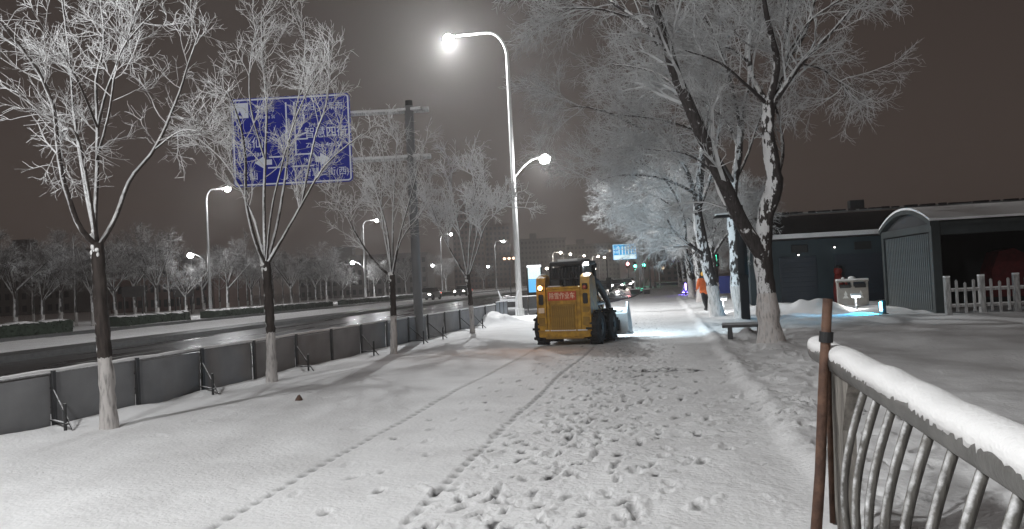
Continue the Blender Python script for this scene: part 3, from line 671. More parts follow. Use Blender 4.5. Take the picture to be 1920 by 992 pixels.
for i, (px, py) in enumerate(((1045, 473), (1064, 476), (1090, 479), (1117, 480), (1129, 482), (1141, 484))):
    d_ = 190+i*22; p = at(px, py, d_)
    r_ = street_lamp(p.x-1.2, p.y, p.z, p.z*.55, 1.6, 1.2, 'distant lamp above the traffic, '+('first', 'second', 'third', 'fourth', 'fifth', 'sixth')[i]+' from the left of its row of six', 'distant lamps above the traffic', 2500 if i in (0, 3) else 0, 0, M_lamp_warm, heads=1.1, pr=.12, side=1, softr=.4, warm=(1, .93, .85))

# ------------------------------------------------------------------ lettering and flat marks
def text(name, body, size, mat_, parent, loc, rot, width=None, ext=.004, align='CENTER', rows=None):
    """lettering turned into a mesh; loc/rot relative to the parent"""
    cu = bpy.data.curves.new('lettering', 'FONT'); cu.body = body; cu.size = size; cu.align_x = align; cu.align_y = 'CENTER'; cu.extrude = ext; cu.resolution_u = 2
    to = bpy.data.objects.new('lettering', cu); C.objects.link(to); bpy.context.view_layer.update()
    me = bpy.data.meshes.new_from_object(to.evaluated_get(bpy.context.evaluated_depsgraph_get())); bpy.data.objects.remove(to); bpy.data.curves.remove(cu)
    me.materials.clear(); me.materials.append(mat_); o = bpy.data.objects.new(name, me); C.objects.link(o); o.parent = parent
    o.location = loc; o.rotation_euler = rot
    if width and me.vertices:
        xs = [v.co.x for v in me.vertices]; w_ = max(xs)-min(xs)
        if w_ > 0: o.scale = (width/w_, 1, 1)
    return o
UPR = (PI/2, 0, 0)      # upright, facing -Y of the parent

# ------------------------------------------------------------------ grey sheet barrier
M_panel = mat('grey_sheet_panel', (.30, .30, .305), .55, .0, noise=.35, scale=1.1, bump=.5, bscale=2.2)
M_panel_lit = mat('sheet_lit_blue_grey', (.22, .25, .28), .5, noise=.2, scale=2)  # blue-grey light on the end section, put into the sheet colour
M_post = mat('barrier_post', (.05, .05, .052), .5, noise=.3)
M_railtop = snowy('snowy_rail', (.25, .25, .25), thr=.0, nscale=10, namp=.25, wind=(0, 0, 1))
M_brace = snowy('snowy_dark_brace', (.04, .04, .04), thr=.75, nscale=20, namp=.3, wind=(0, 0, 1))
bar = empty('sheet_barrier', (-8.15, 8.0, 0), 0, 'long low grey sheet-metal barrier with snowy top rail between footway and road', 'barrier')
FA = Vector((-8.15, 8.0, 0)); fdir = (Vector((-6.75, 29.0, 0))-FA).normalized(); frz = math.atan2(fdir.y, fdir.x)
step = 1.56; n0 = -5; npan = 14
pmeshes = []
for v_ in range(4):
    m_ = MB(); gx, gz_ = 12, 6; rr_ = np.random.default_rng(v_); vs = []
    den = [(rr_.uniform(-.6, .6), rr_.uniform(.1, .6), rr_.uniform(.1, .3), rr_.uniform(-.02, .02)) for _ in range(5)]
    for iy in (0, 1):
        for i in range(gx+1):
            for j in range(gz_+1):
                x_ = (i/gx-.5)*(step-.06); z_ = .01+.70*j/gz_; dd = sum(a_*math.exp(-((x_-cx)**2+(z_-cz)**2)/r_**2) for cx, cz, r_, a_ in den)
                if 0 < i < gx and 0 < j < gz_ or iy is None: pass
                vs.append((x_, (-.009 if iy == 0 else .009)+dd, z_))
    k0 = (gx+1)*(gz_+1); fs = []
    for i in range(gx):
        for j in range(gz_):
            a_ = i*(gz_+1)+j; b_ = a_+gz_+1; fs += [(a_, b_, b_+1, a_+1), (k0+a_, k0+a_+1, k0+b_+1, k0+b_)]
    m_.add(vs, fs); o = m_.build('panel', M_panel, None, True); pmeshes.append(o.data); bpy.data.objects.remove(o)
def lk(name, mesh, parent, loc, rz=0, rx=0):
    o = bpy.data.objects.new(name, mesh); C.objects.link(o); o.parent = parent; o.location = loc; o.rotation_euler = (rx, 0, rz); return o
psm = MB().box((0, 0, .37), (.05, .05, .78)).build('post', M_post); postm = psm.data; bpy.data.objects.remove(psm)
bm_ = MB().tube([(0, 0, .50), (.02, -.62, .02)], .014, 6).tube([(-.03, -.50, -.05), (-.03, -.51, .36)], .020, 6).box((-.02, -.26, .10), (.04, .60, .02)).build('brace', M_brace); brm = bm_.data; bpy.data.objects.remove(bm_)
braced = {0, 2, 4, 6, 8, 9, 11, 12, -2, -4}
for i in range(n0, npan):
    q = FA+fdir*(1.05+step*i)-bar.location; j_ = random.Random(i)
    lk('panel', pmeshes[i % 4], bar, (q.x+fdir.x*step/2, q.y+fdir.y*step/2, j_.uniform(-.02, .01)), frz+j_.uniform(-.012, .012), j_.uniform(-.02, .02))
    lk('post', postm, bar, (q.x+.035, q.y, 0), frz, 0)
    if i in braced:
        b_ = lk('brace', brm, bar, (q.x+.05, q.y-.02, 0), frz+PI-(-.25 if i % 4 else .1)); b_.rotation_euler = (0, 0, PI/2-.35+j_.uniform(-.35, .25))
q0 = FA+fdir*(1.05+step*n0)-bar.location; q1 = FA+fdir*(1.05+step*npan)-bar.location
lk('post', postm, bar, (q1.x, q1.y, 0), frz)
rl_ = MB(); rl_.tube([(q0.x, q0.y, .735), (q1.x, q1.y, .735)], .024, 8).build('top_rail', M_railtop, bar, True)
sr = []; k = 120
for i in range(k+1):
    f = i/k; p_ = q0.lerp(q1, f); sr.append((p_.x, p_.y, .758+.008*math.sin(i*1.7)))
MB().tube(sr, [.022+.010*random.random() for _ in sr], 6).build('snow_on_rail', M_snowlump, bar, True, kind='stuff')
# the returned end section, blue-grey light put into its colour
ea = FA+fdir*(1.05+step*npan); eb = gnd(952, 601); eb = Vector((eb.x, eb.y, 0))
br2 = empty('barrier_section', ea, 0, 'end section of the barrier tinted for blue-grey light, standing askew beside the snow heap', 'barrier')
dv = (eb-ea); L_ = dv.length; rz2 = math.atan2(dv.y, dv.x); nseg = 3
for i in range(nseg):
    f = (i+.5)/nseg; MB().box((0, 0, .42), (L_/nseg-.05, .03, .80), bev=.006).build('panel', M_panel_lit, br2).location = dv*f
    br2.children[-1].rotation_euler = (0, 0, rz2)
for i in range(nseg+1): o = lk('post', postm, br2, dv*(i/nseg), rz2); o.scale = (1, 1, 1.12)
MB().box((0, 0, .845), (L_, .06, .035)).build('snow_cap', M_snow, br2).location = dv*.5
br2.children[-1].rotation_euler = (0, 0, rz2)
# dark panel stack behind the lamp post
pa = at(962, 560, 37.5)
db = empty('dark_barrier', (pa.x, 36.9, 0), 0, 'dark grey plastic barrier block between the tall lamp post and the loader', 'barrier')
for i in range(3):
    MB().prism([(-.28, 0), (.28, 0), (.2, .22), (.12, .30), (.12, .88), (-.12, .88), (-.12, .30), (-.2, .22)], 'X', i*1.02-.3, i*1.02+.66).build('barrier_block', mat('dark_plastic', (.05, .05, .052), .6, noise=.2) if i == 0 else bpy.data.materials['dark_plastic'], db)
db.rotation_euler = (0, 0, .25)
MB().box((1.2, 0, .90), (3.0, .2, .05), bev=.02).build('snow_cap', M_snow, db)
# white trestle
tp_ = gnd(957, 594); tr_ = empty('trestle', (tp_.x, tp_.y-.2, 0), .2, 'small white A-frame trestle at the barrier end by the lamp post', 'trestle')
M_wp = mat('white_plastic', (.75, .76, .77), .5)
for sx in (-.36, .36):
    for sy in (-1, 1): MB().tube([(sx+sy*.06, sy*.25, 0), (sx+sy*.02, 0, .95)], .03, 6).build('leg', M_wp, tr_)
    MB().tube([(sx, 0, .9), (sx+(.12 if sx > 0 else -.12), 0, 1.25)], .04, 6).build('handle', M_wp, tr_)
MB().box((0, 0, .78), (.8, .06, .14), bev=.01).build('beam', M_wp, tr_)
MB().box((0, 0, .40), (.8, .05, .10), bev=.01).build('beam', M_wp, tr_)

# ------------------------------------------------------------------ overhead blue road sign
sp_ = gnd(787, 640); sd = depth_of(sp_)
sg = empty('road_sign', (sp_.x, sp_.y, 0), 0, 'large blue road direction sign with white Chinese lettering on a cantilever post', 'road sign')
topz = at(768, 203, sd).z
MB().tube([(0, 0, -.1), (0, 0, topz+.10)], .135, 14).build('post', M_darkpole, sg, True)
MB().cyl((0, 0, topz+.18), .11, .16, 14).build('post_cap', M_black, sg)
lc = at(547, 263, sd+.2)-sg.location           # sign centre
rz = -YAW*0+math.radians(9)
M_galv_s = snowy('snowy_galvanised', (.45, .45, .45), thr=-.1, nscale=9, namp=.3, wind=(0, 0, 1))
SW, SH = 3.62, 2.68
ca, sa = math.cos(rz), math.sin(rz)
def sl(u, v, t=0): return (lc.x+u*ca-t*sa*-1*-1, lc.y+u*sa+t*ca*-1*-1, lc.z+v)
z1, z2 = at(775, 203, sd).z, at(780, 292, sd).z
for zz in (z1, z2):
    o = MB().tube([(.55, .05, zz), (-.2, 0, zz), sl(SW/2-.5, 0)[:2]+(zz,), sl(-SW/2+.6, 0)[:2]+(zz,)], .085, 8).build('arm', M_galv_s, sg, True); o.location.y += .14
    MB().box((.02, .1, zz), (.75, .42, .10), bev=.02).build('clamp', M_galv_s, sg)
M_blue = mat('sign_blue', (.003, .014, .36), .7, noise=.15, scale=2, spec=.15)
M_swhite = mat('sign_white_print', (.80, .84, .95), .45)
brd = MB(); 
def rrect(w_, h_, r_, n=5):
    out_ = []
    for cx, cy, a0 in ((w_/2-r_, h_/2-r_, 0), (-w_/2+r_, h_/2-r_, 90), (-w_/2+r_, -h_/2+r_, 180), (w_/2-r_, -h_/2+r_, 270)):
        for i in range(n+1):
            a = math.radians(a0+90*i/n); out_.append((cx+r_*math.cos(a), cy+r_*math.sin(a)))
    return out_
board = brd.prism(rrect(SW, SH, .14), 'Y', -.02, .03).build('board', M_blue, sg)
board.location = lc; board.rotation_euler = (0, 0, rz)
def strip(w_, h_, r_, t_):
    a = rrect(w_, h_, r_); b = rrect(w_-2*t_, h_-2*t_, max(r_-t_, .01)); n_ = len(a)
    m_ = MB(); vs = [(u, -.026, v) for u, v in a]+[(u, -.026, v) for u, v in b]+[(u, -.019, v) for u, v in a]+[(u, -.019, v) for u, v in b]
    fs = []
    for i in range(n_):
        j = (i+1) % n_; fs += [(i, j, n_+j, n_+i), (i, 2*n_+i, 2*n_+j, j), (n_+i, n_+j, 3*n_+j, 3*n_+i)]
    return m_.add(vs, fs)
strip(SW-.06, SH-.06, .11, .045).build('border', M_swhite, board)
def flat(pts2, name='mark', y0=-.028): return MB().prism(pts2, 'Y', y0, y0+.009).build(name, M_swhite, board)
def bar2(x0, y0, x1, y1, t_=.05, name='route_line'):
    d_ = Vector((x1-x0, y1-y0)); n_ = Vector((-d_.y, d_.x)).normalized()*t_/2
    return flat([(x0+n_.x, y0+n_.y), (x1+n_.x, y1+n_.y), (x1-n_.x, y1-n_.y), (x0-n_.x, y0-n_.y)], name)
# route plan: two parallel strokes crossing a wide vertical road, arrows to both sides
for x in (-.13, .12): bar2(x, -.47, x, 1.15, .045)
bar2(-.70, -.48, -.155, -.48, .045); bar2(.145, -.44, .62, -.44, .045); bar2(.64, -.43, .80, -.62, .045)
bar2(-.75, -.80, -.20, -.80, .045); bar2(.0, -.80, .66, -.80, .045)
bar2(-.18, -.82, -.18, -1.16, .045)
flat([(-1.15, -.63), (-.85, -.43), (-.85, -.55), (-.62, -.55), (-.62, -.71), (-.85, -.71), (-.85, -.83)], 'arrow')
flat([(1.15, -.62), (.85, -.42), (.85, -.54), (.7, -.54), (.7, -.70), (.85, -.70), (.85, -.82)], 'arrow')
bar2(.14, .10, .50, .22, .05); bar2(.14, .02, .50, .02, .04)
flat([(-1.70, .74), (-1.28, .74), (-1.28, 1.20), (-1.70, 1.20)], 'north_plate')
fl = MB().prism([(-1.62, .78), (-1.54, .96), (-1.46, .78), (-1.54, .83)], 'Y', -.036, -.029).build('compass_arrow', M_blue, board)
for cx, cz, r_, nm in ((.82, .60, .24, 'ring'),):
    m_ = MB(); n_ = 28; vs = []
    for rr_ in (r_, r_-.03):
        for i in range(n_): a = 2*PI*i/n_; vs.append((cx+rr_*math.cos(a), -.027, cz+rr_*math.sin(a)))
    m_.add(vs, [(i, (i+1) % n_, n_+(i+1) % n_, n_+i) for i in range(n_)]).build(nm, mat('sign_dark_blue', (.012, .02, .16), .4), board)
for body, x, z, s_, w_ in (('桃仙', -1.22, -.05, .36, .70), ('Taoxian', -1.22, -.36, .20, .66), ('智慧四街', 1.05, .17, .36, 1.28), ('Zhihui 4th St', .98, -.19, .19, 1.10), ('3rd St', .72, .42, .17, .36),
        ('桃仙', -1.35, -1.03, .30, .56), ('智慧三街(西)', 1.02, -1.02, .27, 1.36), ('文溯街', -.78, .98, .26, .60), ('Wensu St', -.75, .74, .16, .55), ('浑南', 1.35, .95, .25, .5), ('路', -.02+.0, -.64, .22, None), ('1km', .48, -.62, .16, None), ('沈阳', .52, .95, .24, .42)):
    text('lettering', body, s_, M_swhite, board, (x, -.028, z), UPR, w_, ext=.003)

# ------------------------------------------------------------------ the loader
M_yel = mat('orange_yellow_paint', (.56, .31, .026), .4, noise=.18, scale=7, bump=.15, bscale=18, col2=(.32, .165, .016))
M_yeld = mat('grille_paint', (.36, .20, .022), .55, noise=.3, scale=6)
M_red = mat('red_banner', (.52, .07, .02), .6)
M_cream = mat('banner_print', (.85, .68, .50), .6)
M_glass = mat('dark_cab_glass', (.02, .022, .025), .12, spec=.8)
M_blk = mat('matt_black_steel', (.02, .02, .021), .55, noise=.4, scale=5)
M_amber = mat('lit_amber_lens', (.9, .4, .1), .3, emis=(1, .42, .12), estr=30)
M_amberd = mat('dim_red_lens', (.35, .05, .02), .3)
M_work = mat('lit_work_lamp', (.9, .9, .9), .2, emis=(.93, .97, 1), estr=25)
M_bucket = mat('pale_grey_bucket', (.62, .66, .68), .5, noise=.15, scale=4)
ll = gnd(1023, 647); lr_ = gnd(1132, 643)
lc_ = Vector(((ll.x+lr_.x)/2, (ll.y+lr_.y)/2+.55, 0))
ld = empty('skid_steer_loader', lc_, -math.radians(14), 'yellow skid steer loader clearing snow, red banner across its rear door, amber lamp lit', 'loader')
# local frame: +Y forward, rear face near y=-.75
def P(m_, nm, mt, par=ld, sm=False): return m_.build(nm, mt, par, sm)
bd = P(MB().prism([(-.72, .24), (-.76, .34), (-.76, 1.08), (-.60, 1.36), (-.35, 1.42), (.95, 1.0), (1.0, .45), (.85, .26)], 'X', -.50, .50), 'body', M_yel)
# rear door, tilted slightly, with frame and grille slats
door = P(MB().box((0, -.80, .83), (.98, .07, 1.08), rx=-.03, bev=.03), 'rear_door', M_yel)
P(MB().box((-.02, -.845, .67), (.68, .03, .66), bev=.012), 'grille_panel', M_yeld, door)
gs = MB().box((0, 0, 0), (.036, .022, .60), bev=.006).build('grille_slat', M_yeld); gsm = gs.data; bpy.data.objects.remove(gs)
for i in range(11): lk('grille_slat', gsm, door, (-.32+i*.06, -.868, .67))
P(MB().box((-.40, -.862, .68), (.035, .03, .74), bev=.008), 'door_rib', M_yel, door); P(MB().box((.36, -.862, .68), (.035, .03, .74), bev=.008), 'door_rib', M_yel, door)
bn = P(MB().box((-.02, -.853, 1.205), (.80, .02, .22), bev=.004), 'banner', M_red, ld)
text('lettering', '除雪作业车', .17, M_cream, bn, (-.02, -.865, 1.20), UPR, .72, ext=.003)
P(MB().box((0, -.80, .27), (1.46, .14, .16), bev=.03), 'rear_bumper', M_yel)
P(MB().box((0, -.70, .19), (1.10, .3, .08), bev=.02), 'belly_guard', M_yeld)
P(MB().box((0, -.60, 1.40), (.96, .5, .07), bev=.03), 'hood', M_yel)
for s in (-1, 1):
    # the two rear towers that carry the lift arms
    tw = P(MB().prism([(-.84, .34), (-.84, 1.50), (-.80, 1.66), (-.62, 1.74), (-.42, 1.62), (-.30, 1.30), (-.30, .36)], 'X', s*.50 if s > 0 else -.76, .76 if s > 0 else -.50), 'tower', M_yel)
    P(MB().box((s*.63, -.845, 1.42), (.15, .03, .15), bev=.03), 'tower_recess', M_blk, tw)
    P(MB().box((s*.63, -.845, 1.13), (.13, .03, .26), bev=.03), 'tower_recess', M_blk, tw)
    P(MB().box((s*.63, -.85, .86), (.17, .03, .13), bev=.01), 'tower_step', M_cream if s < 0 else M_yeld, tw)
    P(MB().box((s*.63, -.85, .58), (.18, .03, .20), bev=.02), 'tower_cover', M_yeld, tw)
    P(MB().ball((s*.63, -.875, 1.42 if s < 0 else 1.40), .062, 10, (1, .5, .9)), 'tail_lamp', M_amber if s < 0 else M_amberd, tw, True)
    P(MB().tube([(s*.62, -.60, 1.62), (s*.63, .1, 1.50), (s*.63, .85, 1.02), (s*.60, 1.25, .52)], [.10, .09, .085, .08], 8), 'lift_arm', M_yel if s < 0 else M_blk, ld, True)
    P(MB().tube([(s*.55, -.25, .95), (s*.58, .75, .95)], .045, 8), 'lift_cylinder', M_steel)
    for yy in (-.44, .56):
        R0, W0 = .40, .28; m_ = MB()
        prof = [(-W0/2, .22), (-W0/2, .33), (-W0/2+.03, .385), (-W0/2+.07, R0-.015), (W0/2-.07, R0-.015), (W0/2-.03, .385), (W0/2, .33), (W0/2, .22)]; n_ = 30; vs = []; fs = []
        for i in range(n_):
            a = 2*PI*i/n_
            for (x, r_) in prof: vs.append((s*.76+x, yy+r_*math.cos(a), .40+r_*math.sin(a)))
        k = len(prof)
        for i in range(n_):
            for j in range(k): fs.append((i*k+j, i*k+(j+1) % k, ((i+1) % n_)*k+(j+1) % k, ((i+1) % n_)*k+j))
        m_.add(vs, fs)
        for i in range(20):
            a = 2*PI*i/20; off = .05 if i % 2 else -.05
            m_.box((s*.76+off, yy+R0*math.cos(a), .40+R0*math.sin(a)), (.20, .055, .05), rx=a-PI/2)
        wh = m_.build('wheel', M_rubber, ld)
        MB().cyl((s*.76+s*.03, yy, .40), .225, .20, 20, 'X').build('rim', M_blk, wh, True)
        MB().cyl((s*.76+s*.14, yy, .40), .07, .06, 12, 'X').build('hub', M_blk, wh)
cab = P(MB().prism([(-.52, 1.38), (-.46, 1.90), (.42, 1.96), (.62, 1.2), (.62, .8), (-.4, .9)], 'X', -.43, .43), 'cab', M_glass)
P(MB().box((0, -.02, 2.00), (.98, 1.02, .11), bev=.04), 'cab_roof', M_blk)
P(MB().box((-.02, -.05, 2.085), (.6, .6, .06), bev=.025), 'snow_on_roof', M_snow)
for s in (-1, 1):
    P(MB().tube([(s*.45, -.56, 1.38), (s*.45, -.50, 1.97)], .035, 6), 'cab_pillar', M_blk); P(MB().tube([(s*.45, .62, 1.0), (s*.45, .42, 1.97)], .035, 6), 'cab_pillar', M_blk)
P(MB().box((.0, -.565, 1.62), (.86, .03, .04)), 'cab_crossbar', M_blk)
for i in range(9): P(MB().box((-.38+i*.095, -.545, 1.75), (.012, .012, .38), rx=-.1), 'cab_mesh_bar', M_blk)
P(MB().box((-.25, -.62, 1.50), (.28, .2, .22), bev=.04), 'air_filter', M_blk); P(MB().tube([(.2, -.55, 1.4), (.2, -.55, 1.72), (.2, -.63, 1.78)], .04, 8), 'exhaust_pipe', M_blk, ld, True)
wl = P(MB().box((.50, -.34, 2.0), (.24, .10, .17), bev=.03), 'work_lamp', M_blk); P(MB().box((.50, -.394, 1.97), (.20, .015, .085), bev=.006), 'work_lamp_lens', M_work, wl)
spot_light('work_lamp_light', (.50, -.45, 1.96), 30, wl, 120, .7, (.95, .98, 1), .06, (0, -.8, -.6))
spot_light('amber_lamp_light', (-.63, -.98, 1.42), 22, ld, 160, .8, (1, .42, .14), .05, (0, -1, -.1))
mr_ = P(MB().tube([(.50, .55, .95), (.74, .60, 1.02), (.80, .62, 1.25), (.78, .62, 1.55)], .017, 6), 'mirror_arm', M_blk, ld, True)
P(MB().box((.80, .60, 1.47), (.15, .05, .26), bev=.02), 'mirror', M_blk)
P(MB().tube([(.74, .7, 1.5), (.74, .7, 2.05)], .012, 5), 'aerial', M_blk)
P(MB().tube([(-.70, -.60, 1.735), (-.56, -.62, 1.745)], .035, 6), 'snow_patch', M_snowlump, ld, True)
P(MB().box((.05, -.845, .365), (1.2, .05, .03), bev=.012), 'snow_patch', M_snowlump)
P(MB().box((-.28, -.66, 1.445), (.35, .22, .03), bev=.012), 'snow_patch', M_snowlump)
for q in ((.53, -.2, .9), (.54, .1, .82)): P(MB().tube([q, (q[0]+.04, q[1]+.3, q[2]+.18), (q[0]+.02, q[1]+.7, q[2]-.1)], .018, 6), 'hydraulic_hose', M_blk, ld, True)
# front snow box / bucket
bk = P(MB().prism([(1.22, .12), (1.75, .06), (1.95, .10), (1.62, .22), (1.42, .42), (1.40, .78), (1.50, .98), (1.36, .98), (1.20, .8)], 'X', -.84, 1.05), 'bucket', M_bucket)
P(MB().prism([(1.22, .22), (1.62, .10), (1.60, .5), (1.48, .9), (1.38, 1.18), (1.30, 1.18), (1.20, .8)], 'X', 1.05, 1.10), 'bucket_side', M_bucket, bk)
P(MB().prism([(1.22, .12), (1.95, .08), (1.75, .7), (1.50, 1.0), (1.34, 1.0), (1.20, .8)], 'X', -.88, -.84), 'bucket_side', M_bucket, bk)
P(MB().box((.1, 1.29, .88), (1.7, .15, .12), bev=.03), 'snow_on_bucket', M_snowlump, bk)
P(MB().box((.72, 1.16, .42), (.30, .16, .36), bev=.03), 'bucket_bracket', M_blk, bk)
for s in (-1, 1): 
    hl = P(MB().box((s*.42, .50, 1.93), (.16, .1, .11), bev=.02), 'head_lamp', M_blk); P(MB().box((s*.42, .556, 1.93), (.13, .012, .08), bev=.005), 'head_lamp_lens', M_work, hl)
spot_light('head_lamp_light', (.42, .62, 1.93), 700, ld, 110, .7, (.68, .88, 1), .06, (.25, 1, -.30))
spot_light('head_lamp_light', (-.42, .62, 1.93), 380, ld, 110, .7, (.68, .88, 1), .06, (.1, 1, -.34))

ld.scale = (.94, 1, 1.02)
bk.scale = (1, 1, .80)
# ------------------------------------------------------------------ foreground handrail and brown pole
M_ss = mat('brushed_steel_tube', (.16, .155, .145), .5, .25, noise=.35, scale=9, bump=.2)
M_rust = mat('weathered_brown_pole', (.14, .075, .048), .75, noise=.5, scale=14, bump=.4, col2=(.07, .036, .025))
ra = at(1536, 645, 5.05); rbp = at(1920, 826, 2.0)
rd = (rbp-ra).normalized(); ra.z = 1.17
rdh = Vector((rd.x, rd.y, 0)).normalized()
rail = empty('handrail', (ra.x, ra.y, .05), 0, 'steel tube handrail with curved balusters under a thick ridge of snow', 'handrail')
O = Vector((0, 0, 0)); endp = rdh*6.2
MB().tube([(0, 0, 1.052), endp+Vector((0, 0, 1.060))], .074, 24).build('rail_tube', M_ss, rail, True)
# ridge of snow on the tube, with soft uneven edges
ns = 260; vs = []; fs = []; side = Vector((-rdh.y, rdh.x, 0))
prof_n = 15
for i in range(ns+1):
    f = i/ns; c = rdh*(6.2*f-.03); w1 = .071+.012*float(vnoise(np.array(f*30.), np.array(.5), 21))+.003*random.uniform(-1, 1); hh = .060+.022*float(vnoise(np.array(f*24.), np.array(3.5), 22))
    gap = (.55 < 6.2*f < .62)
    if gap: hh *= .25
    if i == 0 or i == ns: hh *= .5; w1 *= .6
    for j in range(prof_n):
        a = PI*j/(prof_n-1); dr_ = (.010 if j in (0, prof_n-1) else 0)+random.uniform(-.0030, .0030)
        base_drop = -.012-.016*float(vnoise(np.array(f*52.), np.array(j*.1), 23))*.6
        vs.append(c+side*(w1*math.cos(a))+Vector((0, 0, 1.088+hh*math.sin(a)**.75+(base_drop-dr_ if j in (0, prof_n-1) else 0))))
for i in range(ns):
    for j in range(prof_n-1): fs.append((i*prof_n+j, i*prof_n+j+1, (i+1)*prof_n+j+1, (i+1)*prof_n+j))
    fs.append((i*prof_n+prof_n-1, i*prof_n, (i+1)*prof_n, (i+1)*prof_n+prof_n-1))
fs += [tuple(range(prof_n))[::-1], tuple(ns*prof_n+j for j in range(prof_n))]
MB().add(vs, fs).build('snow_ridge', M_snow, rail, True)
M_bal = snowy('frosted_baluster', (.115, .108, .098), thr=1.02, nscale=22, namp=.45, wind=(-.7, -.5, .3), soft=.3)
t = 1.42
while t < 6.0:
    c = rdh*t; q = []; rr_ = []
    for i in range(15):
        f = i/14; bulge = -.16*math.sin(PI*.5*min(1, f*1.5))+.05*f
        q.append(c+side*(bulge-.02)+Vector((0, 0, 1.03-.93*f))); rr_.append(.0185)
    MB().tube(q, rr_, 10).build('baluster', M_bal, rail, True)
    q2 = [p_+side*.010+rdh*-.004+Vector((0, 0, .004)) for p_ in q[2:-1]]
    t += .25
MB().tube([rdh*.9+side*-.02+Vector((0, 0, .10)), endp+side*-.02+Vector((0, 0, .10))], .022, 10).build('bottom_rail', M_ss, rail, True)
# broad end plate, snow plastered
M_plate = snowy('snow_plastered_plate', (.20, .185, .165), thr=1.05, nscale=9, namp=.9, wind=(-.6, -.6, .5), soft=.2)
pp = []; 
outer = [(.30, 1.02), (.22, .86), (.30, .62), (.42, .30), (.52, .0)]; inner = [(1.08, 1.00), (.98, .90), (.84, .70), (.80, .42), (.84, .0)]
m_ = MB(); poly = outer+inner[::-1]
v1 = [rdh*u+side*.035+Vector((0, 0, v)) for u, v in poly]; v2 = [rdh*u-side*.035+Vector((0, 0, v)) for u, v in poly]; n_ = len(poly)
m_.add(v1+v2, [(i, (i+1) % n_, n_+(i+1) % n_, n_+i) for i in range(n_)]+[(i, i+1, n_-2-i, n_-1-i) for i in range(4)]+[(n_+n_-1-i, n_+n_-2-i, n_+i+1, n_+i) for i in range(4)])
m_.build('end_plate', M_plate, rail)
for t_ in (.04, .34): MB().tube([rdh*t_+Vector((0, 0, 1.04)), rdh*(t_+.10)+Vector((0, 0, .86)), rdh*(t_+.16)+Vector((0, 0, .5)), rdh*(t_+.2)+Vector((0, 0, 0))], [.02, .022, .02, .02], 8).build('end_stay', M_bal, rail, True)
MB().ball((rdh*.62+Vector((0, 0, .96))), .03, 8).ball((rdh*.75+Vector((0, 0, .93))), .025, 8).build('bolt', M_blk, rail, True)
for k in range(30):
    pass
top = at(1552, 560, 4.38); bot = at(1534, 905, 4.38); dirp = (top-bot).normalized(); foot = bot-dirp*(bot.z/dirp.z)-dirp*.05
bp_ = empty('brown_pole', (foot.x, foot.y, 0), 0, 'weathered brown pole leaning against the near end of the snowy handrail', 'pole')
MB().tube([foot-bp_.location, (foot.lerp(top, .35)+Vector((.008, 0, 0)))-bp_.location, (foot.lerp(top, .7))-bp_.location, top-bp_.location], [.033, .030, .028, .027], 12).build('shaft', M_rust, bp_, True)
bt = at(1549, 632, 4.38)-bp_.location
MB().tube([bt-dirp*.03, bt+dirp*.03], .038, 14).build('tape_band', M_blk, bp_)
b2 = at(1553, 690, 4.46)-bp_.location; b3 = at(1559, 905, 4.46)-bp_.location; b3 = b3+(b3-b2)*.35
MB().tube([at(1552, 640, 4.46)-bp_.location, b2, b3], .016, 8).build('tied_stick', M_rust, bp_, True)

# ------------------------------------------------------------------ arched-roof shed
M_shed = mat('shed_grey_green', (.038, .045, .045), .5, noise=.2, scale=3)
M_shedd = mat('shed_dark_panel', (.035, .042, .043), .6, noise=.3)
M_shut = mat('slatted_shutter', (.11, .12, .12), .42, .0, noise=.2)
M_inner = mat('shed_interior', (.03, .03, .032), .8)
SX, SY0, SY1, EZ, PZ, SL = 8.35, 25.8, 31.0, 2.80, 3.27, 12.0
sh = empty('arched_shed', (SX, SY0, 0), 0, 'dark grey shed with arched snowy roof, slatted gable and open front', 'shed')
W_ = SY1-SY0
def arcz(f): return EZ+(PZ-EZ)*(1-(2*f-1)**2)
for yy in (.0, W_): MB().box((0.02, yy, EZ/2), (.26, .24, EZ), bev=.015).build('column', M_shed, sh)
for xx in (5.2, 10.4):
    MB().box((xx, 0, EZ/2), (.2, .2, EZ), bev=.01).build('column', M_shed, sh)
m_ = MB(); n_ = 20
# arch rim
for k_ in range(1):
    vs = []
    for i in range(n_+1):
        f = -.04+1.08*i/n_; y_ = W_*f; z_ = arcz(f)
        for dx in (-.16, .10):
            for dz in (0, .14): vs.append((dx, y_, z_+dz))
    fs = []
    for i in range(n_):
        b = i*4; c = b+4; fs += [(b, c, c+1, b+1), (b+2, b+3, c+3, c+2), (b, b+2, c+2, c), (b+1, c+1, c+3, b+3)]
    fs += [(0, 1, 3, 2), (n_*4, n_*4+2, n_*4+3, n_*4+1)]
    m_.add(vs, fs)
m_.build('arch_rim', M_shed, sh)
MB().prism([(-.2+0*0, 0)]*0 or [(W_*i/n_, arcz(i/n_)-.02) for i in range(n_+1)]+[(W_, EZ-.02), (0, EZ-.02)], 'X', .02, .06).build('gable_panel', M_inner, sh)
MB().box((-.03, W_/2, EZ-.12), (.16, W_-.2, .24), bev=.01).build('gable_beam', M_shed, sh)
